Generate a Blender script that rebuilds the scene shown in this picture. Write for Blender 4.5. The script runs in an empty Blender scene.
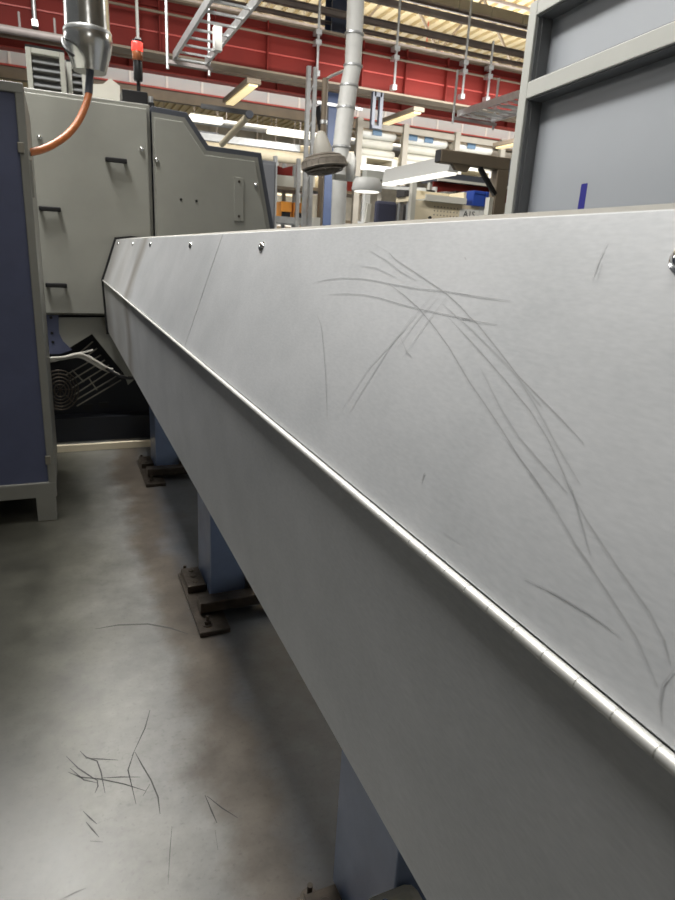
import bpy, math, random
from mathutils import Vector, Matrix
random.seed(7)
sc = bpy.context.scene
COL = sc.collection
PI = math.pi

# ------------------------------------------------------------------ camera
F = 625.0          # focal length in pixels of a 675x900 frame
EYE = 1.25         # eye height
MX = Vector((0.91907415, 0.06792801, -0.38818615))
MY = Vector((-0.39047496, 0.28998626, -0.87374898))
MZ = Vector((0.05321662, 0.95461707, 0.29304306))
cd = bpy.data.cameras.new('camera')
cam = bpy.data.objects.new('camera', cd)
COL.objects.link(cam)
rot = Matrix((MX, MY, MZ)).to_4x4()
cam.matrix_world = Matrix.Translation((0, 0, EYE)) @ rot
cd.sensor_fit = 'AUTO'
cd.sensor_width = 36.0
cd.lens = 36.0 * F / 900.0
cd.clip_start = 0.02
cd.clip_end = 200
cd.dof.use_dof = True
cd.dof.focus_distance = 0.85
cd.dof.aperture_fstop = 18.0
sc.camera = cam

def ray(x, y):
    v = Vector((x - 337.5, -(y - 450.0), -F))
    return Vector((MX.dot(v), MY.dot(v), MZ.dot(v)))
def at(x, y, Y):            # point seen at that place of the photo, at depth Y
    d = ray(x, y); return Vector((d.x / d.y * Y, Y, EYE + d.z / d.y * Y))
def atx(x, y, X):
    d = ray(x, y); return Vector((X, d.y / d.x * X, EYE + d.z / d.x * X))
def atz(x, y, Z):
    d = ray(x, y); t = (Z - EYE) / d.z; return Vector((d.x * t, d.y * t, Z))
CA = Vector((0.2367, 0, 1.045)); CB = Vector((0.322, 0, 1.286))
CN = (CB - CA).cross(Vector((0, 1, 0))).normalized()
if CN.x > 0: CN = -CN
def oncover(x, y, off=0.0):
    d = ray(x, y); o = Vector((0, 0, EYE)); a = CA + CN * off
    t = (a - o).dot(CN) / d.dot(CN); return o + d * t

# ------------------------------------------------------------------ materials
def mat(name, col, rough=0.5, metal=0.0, vary=0.0, scale=6.0, bump=0.0, bscale=60.0, emit=None, estr=0.0, coat=0.0, rvary=0.0):
    m = bpy.data.materials.new(name); m.use_nodes = True
    nt = m.node_tree; b = nt.nodes['Principled BSDF']
    b.inputs['Base Color'].default_value = (*col, 1)
    b.inputs['Roughness'].default_value = rough
    b.inputs['Metallic'].default_value = metal
    if coat: b.inputs['Coat Weight'].default_value = coat
    tc = nt.nodes.new('ShaderNodeTexCoord')
    if vary or rvary:
        n = nt.nodes.new('ShaderNodeTexNoise'); n.inputs['Scale'].default_value = scale
        n.inputs['Detail'].default_value = 6; n.inputs['Roughness'].default_value = 0.6
        nt.links.new(tc.outputs['Object'], n.inputs['Vector'])
        if vary:
            r = nt.nodes.new('ShaderNodeValToRGB')
            r.color_ramp.elements[0].position = 0.3; r.color_ramp.elements[1].position = 0.7
            r.color_ramp.elements[0].color = (*[c * (1 - vary) for c in col], 1)
            r.color_ramp.elements[1].color = (*[min(1, c * (1 + vary)) for c in col], 1)
            nt.links.new(n.outputs['Fac'], r.inputs['Fac'])
            nt.links.new(r.outputs['Color'], b.inputs['Base Color'])
        if rvary:
            mr = nt.nodes.new('ShaderNodeMapRange')
            mr.inputs['To Min'].default_value = max(0.02, rough - rvary); mr.inputs['To Max'].default_value = rough + rvary
            nt.links.new(n.outputs['Fac'], mr.inputs['Value']); nt.links.new(mr.outputs['Result'], b.inputs['Roughness'])
    if bump:
        n2 = nt.nodes.new('ShaderNodeTexNoise'); n2.inputs['Scale'].default_value = bscale; n2.inputs['Detail'].default_value = 3
        nt.links.new(tc.outputs['Object'], n2.inputs['Vector'])
        bp = nt.nodes.new('ShaderNodeBump'); bp.inputs['Strength'].default_value = bump; bp.inputs['Distance'].default_value = 0.01
        nt.links.new(n2.outputs['Fac'], bp.inputs['Height']); nt.links.new(bp.outputs['Normal'], b.inputs['Normal'])
    if emit:
        b.inputs['Emission Color'].default_value = (*emit, 1); b.inputs['Emission Strength'].default_value = estr
    return m

def feeder_mat():
    m = mat('brushed_silver_paint', (0.56, 0.57, 0.58), 0.5, 0.35)
    nt = m.node_tree; b = nt.nodes['Principled BSDF']; L = nt.links.new
    tc = nt.nodes.new('ShaderNodeTexCoord')
    mp = nt.nodes.new('ShaderNodeMapping'); mp.inputs['Scale'].default_value = (1, 0.7, 1)
    L(tc.outputs['Object'], mp.inputs['Vector'])
    n = nt.nodes.new('ShaderNodeTexNoise'); n.inputs['Scale'].default_value = 7; n.inputs['Detail'].default_value = 7; n.inputs['Roughness'].default_value = 0.6
    L(mp.outputs['Vector'], n.inputs['Vector'])
    r = nt.nodes.new('ShaderNodeValToRGB')
    r.color_ramp.elements[0].position = 0.28; r.color_ramp.elements[0].color = (0.50, 0.515, 0.525, 1)
    r.color_ramp.elements[1].position = 0.72; r.color_ramp.elements[1].color = (0.61, 0.62, 0.63, 1)
    L(n.outputs['Fac'], r.inputs['Fac'])
    # fine grain
    g = nt.nodes.new('ShaderNodeTexNoise'); g.inputs['Scale'].default_value = 420; g.inputs['Detail'].default_value = 2
    mp2 = nt.nodes.new('ShaderNodeMapping'); mp2.inputs['Scale'].default_value = (1, 0.25, 1)
    L(tc.outputs['Object'], mp2.inputs['Vector']); L(mp2.outputs['Vector'], g.inputs['Vector'])
    mx = nt.nodes.new('ShaderNodeMixRGB'); mx.blend_type = 'OVERLAY'; mx.inputs['Fac'].default_value = 0.14
    L(r.outputs['Color'], mx.inputs['Color1']); L(g.outputs['Fac'], mx.inputs['Color2'])
    # two brown oil runs near the machine end
    sp = nt.nodes.new('ShaderNodeSeparateXYZ'); L(tc.outputs['Object'], sp.inputs['Vector'])
    w = nt.nodes.new('ShaderNodeTexNoise'); w.inputs['Scale'].default_value = 3.0
    L(tc.outputs['Object'], w.inputs['Vector'])
    ad = nt.nodes.new('ShaderNodeMath'); ad.operation = 'MULTIPLY_ADD'; ad.inputs[1].default_value = 0.35
    L(w.outputs['Fac'], ad.inputs[0]); L(sp.outputs['Y'], ad.inputs[2])
    rr = nt.nodes.new('ShaderNodeValToRGB'); e = rr.color_ramp.elements
    mr = nt.nodes.new('ShaderNodeMapRange'); mr.inputs['From Min'].default_value = 1.2; mr.inputs['From Max'].default_value = 3.2
    L(ad.outputs['Value'], mr.inputs['Value']); L(mr.outputs['Result'], rr.inputs['Fac'])
    e[0].position = 0.08; e[0].color = (0, 0, 0, 1); e[1].position = 0.95; e[1].color = (0.5, 0.5, 0.5, 1)
    for p, v in ((0.16, 0.75), (0.24, 0.15), (0.45, 0.35), (0.55, 0.15), (0.75, 0.5)):
        q = e.new(p); q.color = (v, v, v, 1)
    st = nt.nodes.new('ShaderNodeMixRGB'); st.inputs['Color2'].default_value = (0.24, 0.215, 0.18, 1)
    L(rr.outputs['Color'], st.inputs['Fac']); L(mx.outputs['Color'], st.inputs['Color1'])
    L(st.outputs['Color'], b.inputs['Base Color'])
    mr2 = nt.nodes.new('ShaderNodeMapRange'); mr2.inputs['To Min'].default_value = 0.46; mr2.inputs['To Max'].default_value = 0.56
    L(n.outputs['Fac'], mr2.inputs['Value']); L(mr2.outputs['Result'], b.inputs['Roughness'])
    bp = nt.nodes.new('ShaderNodeBump'); bp.inputs['Strength'].default_value = 0.02; bp.inputs['Distance'].default_value = 0.002
    L(g.outputs['Fac'], bp.inputs['Height']); L(bp.outputs['Normal'], b.inputs['Normal'])
    return m

def floor_mat():
    m = mat('worn_shaded_concrete', (0.2, 0.2, 0.18), 0.35, 0.0); m.node_tree.nodes['Principled BSDF'].inputs['Specular IOR Level'].default_value = 0.42
    nt = m.node_tree; b = nt.nodes['Principled BSDF']; L = nt.links.new
    tc = nt.nodes.new('ShaderNodeTexCoord'); sp = nt.nodes.new('ShaderNodeSeparateXYZ')
    L(tc.outputs['Object'], sp.inputs['Vector'])
    n = nt.nodes.new('ShaderNodeTexNoise'); n.inputs['Scale'].default_value = 2.2; n.inputs['Detail'].default_value = 6; n.inputs['Roughness'].default_value = 0.62
    L(tc.outputs['Object'], n.inputs['Vector'])
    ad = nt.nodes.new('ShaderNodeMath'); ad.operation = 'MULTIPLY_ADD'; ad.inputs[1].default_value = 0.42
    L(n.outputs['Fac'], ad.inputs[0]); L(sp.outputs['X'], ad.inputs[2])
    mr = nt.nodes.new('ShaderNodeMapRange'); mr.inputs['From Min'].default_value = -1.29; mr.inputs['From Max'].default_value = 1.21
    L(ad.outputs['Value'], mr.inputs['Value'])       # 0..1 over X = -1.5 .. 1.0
    rr = nt.nodes.new('ShaderNodeValToRGB'); e = rr.color_ramp.elements  # left stops put shade into the colour; the rest is worn, grimy floor
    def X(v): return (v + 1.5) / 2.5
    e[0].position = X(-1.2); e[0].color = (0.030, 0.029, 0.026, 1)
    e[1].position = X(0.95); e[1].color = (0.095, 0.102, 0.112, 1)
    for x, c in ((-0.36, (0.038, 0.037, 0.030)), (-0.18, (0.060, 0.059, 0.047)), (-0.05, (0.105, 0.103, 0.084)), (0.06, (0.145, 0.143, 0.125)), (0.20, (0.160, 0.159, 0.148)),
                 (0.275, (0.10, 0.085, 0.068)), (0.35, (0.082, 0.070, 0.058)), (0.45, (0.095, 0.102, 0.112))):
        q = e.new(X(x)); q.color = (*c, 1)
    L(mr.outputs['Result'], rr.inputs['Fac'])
    n2 = nt.nodes.new('ShaderNodeTexNoise'); n2.inputs['Scale'].default_value = 5; n2.inputs['Detail'].default_value = 9; n2.inputs['Roughness'].default_value = 0.68
    L(tc.outputs['Object'], n2.inputs['Vector'])
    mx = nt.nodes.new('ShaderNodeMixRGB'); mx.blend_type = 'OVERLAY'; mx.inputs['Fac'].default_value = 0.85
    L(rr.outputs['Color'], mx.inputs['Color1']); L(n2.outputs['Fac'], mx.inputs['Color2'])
    # small dark specks
    v = nt.nodes.new('ShaderNodeTexNoise'); v.inputs['Scale'].default_value = 85; v.inputs['Detail'].default_value = 3
    L(tc.outputs['Object'], v.inputs['Vector'])
    vr = nt.nodes.new('ShaderNodeValToRGB'); vr.color_ramp.elements[0].position = 0.27; vr.color_ramp.elements[0].color = (0.45, 0.45, 0.45, 1)
    vr.color_ramp.elements[1].position = 0.42; vr.color_ramp.elements[1].color = (1, 1, 1, 1)
    L(v.outputs['Fac'], vr.inputs['Fac'])
    ml = nt.nodes.new('ShaderNodeMixRGB'); ml.blend_type = 'MULTIPLY'; ml.inputs['Fac'].default_value = 0.35
    L(mx.outputs['Color'], ml.inputs['Color1']); L(vr.outputs['Color'], ml.inputs['Color2'])
    L(ml.outputs['Color'], b.inputs['Base Color'])
    r2 = nt.nodes.new('ShaderNodeMapRange'); r2.inputs['To Min'].default_value = 0.26; r2.inputs['To Max'].default_value = 0.44
    L(n2.outputs['Fac'], r2.inputs['Value']); L(r2.outputs['Result'], b.inputs['Roughness'])
    bp = nt.nodes.new('ShaderNodeBump'); bp.inputs['Strength'].default_value = 0.05; bp.inputs['Distance'].default_value = 0.003
    L(n2.outputs['Fac'], bp.inputs['Height']); L(bp.outputs['Normal'], b.inputs['Normal'])
    return m

M = {}
M['feeder'] = feeder_mat()
M['scratch'] = mat('dark_scratch', (0.39, 0.395, 0.40), 0.6, 0.3)
M['scratchfaint'] = mat('faint_scratch', (0.475, 0.485, 0.49), 0.5, 0.5)
M['topcap'] = mat('dull_cap_paint', (0.27, 0.262, 0.235), 0.5, 0.2, 0.06, 5)
M['faintscuff'] = mat('faint_floor_scuff', (0.055, 0.055, 0.048), 0.6)
M['bars'] = mat('dull_wire', (0.30, 0.285, 0.24), 0.4, 0.6)
M['hinge'] = mat('bright_hinge_steel', (0.60, 0.60, 0.57), 0.45, 0.4, 0.08, 60)
M['chrome'] = mat('chrome', (0.85, 0.86, 0.87), 0.12, 1.0)
M['locker'] = mat('locker_grey', (0.17, 0.175, 0.19), 0.5)
M['lamphousing'] = mat('lamp_housing_grey', (0.45, 0.45, 0.43), 0.45)
M['rack'] = mat('rack_steel', (0.34, 0.31, 0.255), 0.5, 0.1, 0.1, 4)
M['rubber'] = mat('black_rubber', (0.012, 0.012, 0.013), 0.6)
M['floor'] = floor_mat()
M['floorscratch'] = mat('floor_scuff', (0.02, 0.02, 0.017), 0.6)
M['beige'] = mat('khaki_grey_paint', (0.355, 0.355, 0.315), 0.5, 0.0, 0.06, 3.5, 0.05, 150)
M['beigedark'] = mat('olive_grey_paint', (0.26, 0.26, 0.232), 0.5, 0.0, 0.06, 5)
M['rim'] = mat('slate_rim_paint', (0.075, 0.082, 0.10), 0.45)
M['navy'] = mat('navy_panel_paint', (0.094, 0.108, 0.185), 0.5, 0.0, 0.1, 5, 0.04, 200)
M['blue'] = mat('blue_leg_paint', (0.25, 0.33, 0.53), 0.24, 0.0, 0.1, 8, 0.02, 150)
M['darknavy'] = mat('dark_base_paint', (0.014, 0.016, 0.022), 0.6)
M['steel'] = mat('greasy_steel', (0.085, 0.071, 0.058), 0.34, 0.6, 0.35, 18, 0.15, 80)
M['black'] = mat('black_plastic', (0.012, 0.012, 0.013), 0.4)
M['cream'] = mat('cream_board', (0.85, 0.76, 0.57), 0.5, 0, 0.06, 4)
M['greyframe'] = mat('pale_grey_frame_paint', (0.43, 0.435, 0.40), 0.42, 0.0, 0.03, 8, 0.02, 250)
M['gasket'] = mat('dark_grey_rebate', (0.15, 0.155, 0.158), 0.5)
M['lilac'] = mat('lilac_grey_sheet', (0.34, 0.36, 0.385), 0.42, 0.0, 0.025, 2)
M['tape'] = mat('blue_tape', (0.012, 0.012, 0.20), 0.5)
M['red'] = mat('red_crane_paint', (0.17, 0.009, 0.004), 0.75, 0, 0.12, 1.5)
M['redlite'] = mat('red_edge_paint', (0.52, 0.085, 0.07), 0.5)
M['brown'] = mat('brown_steel', (0.23, 0.185, 0.135), 0.55, 0.1, 0.12, 3)
M['plum'] = mat('dark_plum_steel', (0.30, 0.262, 0.25), 0.55, 0.1, 0.2, 2)
M['band'] = mat('pale_grey_cladding', (0.62, 0.65, 0.68), 0.55, 0, 0.04, 2)
M['bandseam'] = mat('white_seam', (0.85, 0.86, 0.86), 0.5)
M['deck'] = mat('cream_roof_deck', (0.62, 0.51, 0.30), 0.6, 0, 0.10, 0.6)
M['galv'] = mat('galvanised_steel', (0.55, 0.56, 0.56), 0.38, 0.7, 0.12, 12)
M['silver'] = mat('silver_duct_foil', (0.66, 0.66, 0.64), 0.24, 0.95, 0.12, 6, 0.12, 14)
M['whitepipe'] = mat('pale_grey_pipe', (0.64, 0.64, 0.61), 0.5, 0, 0.06, 6)
M['orange'] = mat('orange_hose_rubber', (0.50, 0.155, 0.045), 0.45, 0, 0.15, 30)
M['sleeve'] = mat('grey_blue_sleeve', (0.06, 0.07, 0.09), 0.5)
M['white'] = mat('white_paint', (0.78, 0.78, 0.74), 0.5, 0, 0.05, 5)
M['offwhite'] = mat('off_white_plastic', (0.66, 0.645, 0.57), 0.5, 0, 0.06, 4)
M['tan'] = mat('tan_board', (0.82, 0.72, 0.52), 0.6, 0, 0.05, 6)
M['label'] = mat('blue_label', (0.10, 0.19, 0.30), 0.5)
M['paper'] = mat('white_paper', (0.85, 0.84, 0.78), 0.7)
M['ink'] = mat('black_ink', (0.02, 0.02, 0.02), 0.6)
M['bluebin'] = mat('blue_bin_plastic', (0.03, 0.08, 0.40), 0.4)
M['orangebin'] = mat('orange_bin_plastic', (0.75, 0.30, 0.045), 0.45)
M['chair'] = mat('navy_chair_fabric', (0.028, 0.03, 0.055), 0.75)
M['charcoal'] = mat('charcoal_fabric', (0.055, 0.052, 0.052), 0.75)
M['tube'] = mat('fluorescent_diffuser', (0.9, 0.9, 0.86), 0.4, emit=(1.0, 0.95, 0.80), estr=1.8)
M['warmtube'] = mat('warm_diffuser', (0.9, 0.8, 0.5), 0.4, emit=(1.0, 0.80, 0.42), estr=0.75)
M['bench_tube'] = mat('white_diffuser', (0.9, 0.9, 0.86), 0.4, emit=(1.0, 0.97, 0.86), estr=1.3)
M['redlamp'] = mat('red_signal_lens', (0.8, 0.04, 0.04), 0.3, emit=(1.0, 0.06, 0.04), estr=1.6)
M['amberlamp'] = mat('amber_signal_lens', (0.30, 0.10, 0.04), 0.3)
M['louver'] = mat('dark_louver', (0.10, 0.095, 0.085), 0.55)
M['fan'] = mat('dusty_fan_metal', (0.24, 0.21, 0.175), 0.55, 0.3, 0.2, 12)
M['fanhub'] = mat('dusty_grey_hub', (0.42, 0.40, 0.35), 0.5)
M['wall'] = mat('hall_back_wall', (0.50, 0.46, 0.38), 0.7, 0, 0.35, 0.55)
M['cable'] = mat('pale_cable_jacket', (0.62, 0.60, 0.54), 0.5)
M['cabledark'] = mat('dark_cable_jacket', (0.05, 0.05, 0.055), 0.5)
M['yellow'] = mat('yellow_plastic', (0.75, 0.62, 0.10), 0.5)
M['colblue'] = mat('blue_column_paint', (0.05, 0.075, 0.15), 0.5, 0, 0.2, 2)

# ------------------------------------------------------------------ mesh builder
W = {}
class MB:
    def __init__(s): s.v = []; s.f = []; s.sm = []; s.mi = []; s.cur = 0
    def _add(s, vs, fs, smooth=False):
        o = len(s.v); s.v += [Vector(v) for v in vs]
        for f in fs: s.f.append([i + o for i in f]); s.sm.append(smooth); s.mi.append(s.cur)
        return s
    def box(s, x0, x1, y0, y1, z0, z1):
        vs = [(x, y, z) for z in (z0, z1) for y in (y0, y1) for x in (x0, x1)]
        return s._add(vs, [(0, 2, 3, 1), (4, 5, 7, 6), (0, 1, 5, 4), (2, 6, 7, 3), (0, 4, 6, 2), (1, 3, 7, 5)])
    def bar(s, p0, p1, w, h, up=(0, 0, 1)):     # rectangular bar between two points
        p0, p1 = Vector(p0), Vector(p1); d = (p1 - p0).normalized(); u = Vector(up)
        if abs(d.dot(u)) > 0.99: u = Vector((0, 1, 0))
        a = d.cross(u).normalized(); b = a.cross(d).normalized()
        vs = []
        for p in (p0, p1):
            for sa, sb in ((-1, -1), (1, -1), (1, 1), (-1, 1)): vs.append(p + a * sa * w / 2 + b * sb * h / 2)
        return s._add(vs, [(3, 2, 1, 0), (4, 5, 6, 7), (0, 1, 5, 4), (1, 2, 6, 5), (2, 3, 7, 6), (3, 0, 4, 7)])
    def cyl(s, p0, p1, r, n=16, r2=None, caps=True):
        return s.lathe(p0, p1, [(0, r), (1, r if r2 is None else r2)], n, caps)
    def lathe(s, p0, p1, prof, n=20, caps=True):
        p0, p1 = Vector(p0), Vector(p1); d = p1 - p0; dn = d.normalized()
        u = Vector((0, 0, 1)) if abs(dn.z) < 0.95 else Vector((1, 0, 0))
        a = dn.cross(u).normalized(); b = dn.cross(a).normalized()
        vs = []
        for t, r in prof:
            c = p0 + d * t
            for i in range(n):
                q = 2 * PI * i / n; vs.append(c + (a * math.cos(q) + b * math.sin(q)) * r)
        fs = []
        for k in range(len(prof) - 1):
            for i in range(n):
                j = (i + 1) % n; fs.append((k * n + i, k * n + j, (k + 1) * n + j, (k + 1) * n + i))
        s._add(vs, fs, True)
        if caps:
            o = len(s.v) - len(vs)
            s.f.append([o + i for i in range(n - 1, -1, -1)]); s.sm.append(False); s.mi.append(s.cur)
            s.f.append([o + (len(prof) - 1) * n + i for i in range(n)]); s.sm.append(False); s.mi.append(s.cur)
        return s
    def tube(s, pts, r, n=10, sub=6, closed=False):
        pts = [Vector(p) for p in pts]
        if sub and len(pts) > 2:
            out = []; N = len(pts); rng = N if closed else N - 1
            for i in range(rng):
                g = (lambda k: pts[k % N]) if closed else (lambda k: pts[max(0, min(N - 1, k))])
                a, b, c, d = g(i - 1), g(i), g(i + 1), g(i + 2)
                for k in range(sub):
                    t = k / sub
                    out.append(0.5 * ((2 * b) + (c - a) * t + (2 * a - 5 * b + 4 * c - d) * t * t + (3 * b - a - 3 * c + d) * t ** 3))
            if not closed: out.append(pts[-1])
            pts = out
        N = len(pts); vs = []; prev = None
        for i, p in enumerate(pts):
            if closed: t = pts[(i + 1) % N] - pts[i - 1]
            else: t = pts[min(N - 1, i + 1)] - pts[max(0, i - 1)]
            t.normalize()
            if prev is None:
                u = Vector((0, 0, 1)) if abs(t.z) < 0.9 else Vector((1, 0, 0)); a = t.cross(u).normalized()
            else: a = (prev - t * prev.dot(t)).normalized()
            prev = a; b = t.cross(a)
            rr = r(i / max(1, N - 1)) if callable(r) else r
            for k in range(n):
                q = 2 * PI * k / n; vs.append(p + (a * math.cos(q) + b * math.sin(q)) * rr)
        fs = []
        for i in range(N if closed else N - 1):
            i2 = (i + 1) % N
            for k in range(n):
                k2 = (k + 1) % n; fs.append((i * n + k, i * n + k2, i2 * n + k2, i2 * n + k))
        s._add(vs, fs, True)
        if not closed:
            o = len(s.v) - len(vs)
            s.f.append([o + k for k in range(n - 1, -1, -1)]); s.sm.append(False); s.mi.append(s.cur)
            s.f.append([o + (N - 1) * n + k for k in range(n)]); s.sm.append(False); s.mi.append(s.cur)
        return s
    def prism(s, poly, d):                       # planar polygon of 3-D points swept by vector d
        d = Vector(d); n = len(poly); P = [Vector(p) for p in poly]
        vs = P + [p + d for p in P]
        fs = [list(range(n)), list(range(2 * n - 1, n - 1, -1))]
        for i in range(n):
            j = (i + 1) % n; fs.append((j, i, n + i, n + j))
        return s._add(vs, fs)
    def strip(s, prof, y0, y1, th):              # thin folded sheet: (x, z) profile swept along Y with thickness th (inwards offset list)
        P = [Vector((x, 0, z)) for x, z in prof]; n = len(P); off = []
        for i in range(n):
            t = P[min(n - 1, i + 1)] - P[max(0, i - 1)]; t.normalize()
            off.append(Vector((t.z, 0, -t.x)) * th)
        Q = [P[i] + off[i] for i in range(n)]
        loop = P + Q[::-1]
        return s.prism([p + Vector((0, y0, 0)) for p in loop], (0, y1 - y0, 0))
    def ribbon(s, pts, nrm, w):
        pts = [Vector(p) for p in pts]; nrm = Vector(nrm); N = len(pts); vs = []
        for i, p in enumerate(pts):
            t = (pts[min(N - 1, i + 1)] - pts[max(0, i - 1)]).normalized(); a = t.cross(nrm).normalized()
            k = w * (0.35 if i in (0, N - 1) else 1.0)
            vs += [p - a * k / 2, p + a * k / 2]
        return s._add(vs, [(2 * i, 2 * i + 1, 2 * i + 3, 2 * i + 2) for i in range(N - 1)])
    def build(s, name, m, parent=None, bevel=0.0, origin=None):
        me = bpy.data.meshes.new(name)
        if parent is not None: Mw = W[parent]
        else:
            if origin is None:
                xs = [v.x for v in s.v]; ys = [v.y for v in s.v]; zs = [v.z for v in s.v]
                origin = ((min(xs) + max(xs)) / 2, (min(ys) + max(ys)) / 2, min(zs))
            Mw = Matrix.Translation(origin)
        inv = Mw.inverted()
        me.from_pydata([inv @ v for v in s.v], [], s.f)
        ms = m if isinstance(m, (list, tuple)) else [m]
        for q in ms: me.materials.append(M[q] if isinstance(q, str) else q)
        for p, a, b in zip(me.polygons, s.sm, s.mi): p.use_smooth = a; p.material_index = b
        import bmesh
        bm = bmesh.new(); bm.from_mesh(me); bmesh.ops.recalc_face_normals(bm, faces=[f for f in bm.faces if True]); bm.to_mesh(me); bm.free()
        if any(s.sm): me.set_sharp_from_angle(angle=math.radians(42))
        o = bpy.data.objects.new(name, me); COL.objects.link(o)
        if parent is not None: o.parent = parent
        else: o.matrix_world = Mw
        W[o] = Mw
        if bevel:
            bv = o.modifiers.new('bevel', 'BEVEL'); bv.width = bevel; bv.segments = 2; bv.limit_method = 'ANGLE'; bv.angle_limit = math.radians(40)
        return o
def tag(o, label, cat, group=None):
    o['label'] = label; o['category'] = cat
    if group: o['group'] = group
    return o
def struct(o): o['kind'] = 'structure'; return o
def thing(name, label, cat, loc=(0, 0, 0), rz=0.0, group=None):
    o = bpy.data.objects.new(name, None); COL.objects.link(o)
    o.empty_display_size = 0.1
    o.location = loc; o.rotation_euler = (0, 0, rz)
    W[o] = Matrix.Translation(loc) @ Matrix.Rotation(rz, 4, 'Z')
    return tag(o, label, cat, group)
def copy_tree(o, parent=None):
    c = o.copy(); COL.objects.link(c)
    if parent is not None: c.parent = parent
    for ch in list(o.children): copy_tree(ch, c)
    return c
def dup(o, delta, label=None):
    c = copy_tree(o); c.location = Vector(o.location) + Vector(delta)
    if label: c['label'] = label
    return c

# ================================================================== SETTING
fl = MB().box(-9, 30, -6, 42, -0.1, 0.0)
fl.cur = 1
def fline(pts, w=0.004):
    fl.ribbon([atz(x, y, 0.0004) for x, y in pts], (0, 0, 1), w)
for pts in ([(66, 756), (78, 768), (90, 776), (98, 781)], [(68, 772), (80, 777), (100, 779), (124, 784), (146, 791)],
            [(80, 751), (86, 757), (97, 761), (101, 772), (105, 793)], [(97, 779), (98, 786), (95, 793)], [(101, 778), (120, 777), (140, 777)],
            [(135, 752), (142, 765), (151, 780), (158, 797), (160, 814)], [(134, 752), (128, 770), (136, 804)], [(150, 710), (145, 728), (132, 756)],
            [(83, 811), (90, 818), (97, 824)], [(86, 822), (92, 829), (99, 837)], [(90, 841), (103, 842)], [(143, 796), (150, 784)],
            [(205, 795), (212, 812), (217, 823)], [(207, 796), (222, 808), (238, 818)], [(85, 758), (100, 759), (118, 760)], [(70, 768), (84, 780), (98, 783)]):
    fline(pts, 0.0034)
fl.cur = 2
fline([(95, 629), (118, 625), (148, 624), (170, 628), (188, 634)], 0.008)
for pts in ([(172, 826), (170, 850), (168, 885)], [(215, 830), (218, 850)], [(60, 900), (74, 893), (86, 888)]): fline(pts, 0.002)
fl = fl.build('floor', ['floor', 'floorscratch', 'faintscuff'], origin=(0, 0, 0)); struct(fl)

# back wall of the hall with shallow pilasters and a long dado
wb = MB().box(-9, 30, 41.5, 41.7, 0, 9.6)
for i in range(14): wb.box(-8.6 + i * 2.9, -8.3 + i * 2.9, 41.38, 41.52, 0, 9.6)
struct(wb.build('wall_back', 'wall'))
struct(MB().box(-9, 30, -6.2, -6.0, 0, 8.6).build('wall_front', 'wall'))
# ribbed roof deck, ribs running away from the viewer
dk = MB().box(-9, 30, -6, 41.7, 8.62, 8.75)
for i in range(97): dk.box(-9 + i * 0.40, -8.78 + i * 0.40, -6, 41.5, 8.52, 8.63)
struct(dk.build('ceiling', 'deck'))

# ================================================================== BAR FEEDER (the long silver housing)
YE = 4.172
bf = thing('bar_feeder', 'long scratched silver sheet metal housing running from the foreground to the khaki machine', 'machine', (0.45, 1.4, 0))
up_prof = [(0.23775, 1.0480), (0.322, 1.286), (0.326, 1.2872)]
back_prof = [(0.326, 1.2868), (0.402, 1.2998), (0.60, 1.288), (0.645, 1.05)]
SEAM = 1.385
near = MB().strip(up_prof, -1.3, SEAM - 0.0022, 0.003)
near.cur = 1
def scr(pts, w, m=1):
    near.cur = m; near.ribbon([oncover(x, y, 0.0006) for x, y in pts], CN, w)
def z1(l, x0, y0, s): return [(x0 + a / s, y0 + b / s) for a, b in l]
S1 = 3.375; S2 = 675 / 255.0; S3 = 675 / 235.0
for pts in (z1([(148, 178), (190, 168), (240, 162), (300, 163), (350, 170), (420, 184), (500, 198), (590, 206), (675, 220)], 270, 230, S1) + z1([(105, 142), (170, 152), (240, 161)], 420, 240, S2),
            z1([(195, 218), (250, 215), (310, 217), (370, 229), (440, 250), (520, 270), (600, 286), (675, 302)], 270, 230, S1) + z1([(110, 207), (160, 217), (205, 224)], 420, 240, S2),
            z1([(398, 180), (450, 218), (500, 262), (550, 322), (600, 390), (640, 458), (672, 512)], 270, 230, S1) + z1([(165, 425), (215, 500), (265, 580), (310, 640), (338, 688)], 420, 240, S2),
            z1([(398, 72), (420, 97), (470, 130), (530, 170), (590, 210), (640, 255), (672, 292)], 270, 230, S1) + z1([(150, 220), (210, 295), (260, 360), (310, 410), (370, 470), (435, 540)], 420, 240, S2),
            z1([(158, 285), (172, 320), (180, 390), (187, 480), (190, 560), (193, 640)], 270, 230, S1),
            z1([(75, 205), (150, 285), (220, 365), (290, 450), (340, 530), (380, 620), (408, 688)], 420, 240, S2)):
    scr(pts, 0.0006)
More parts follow.
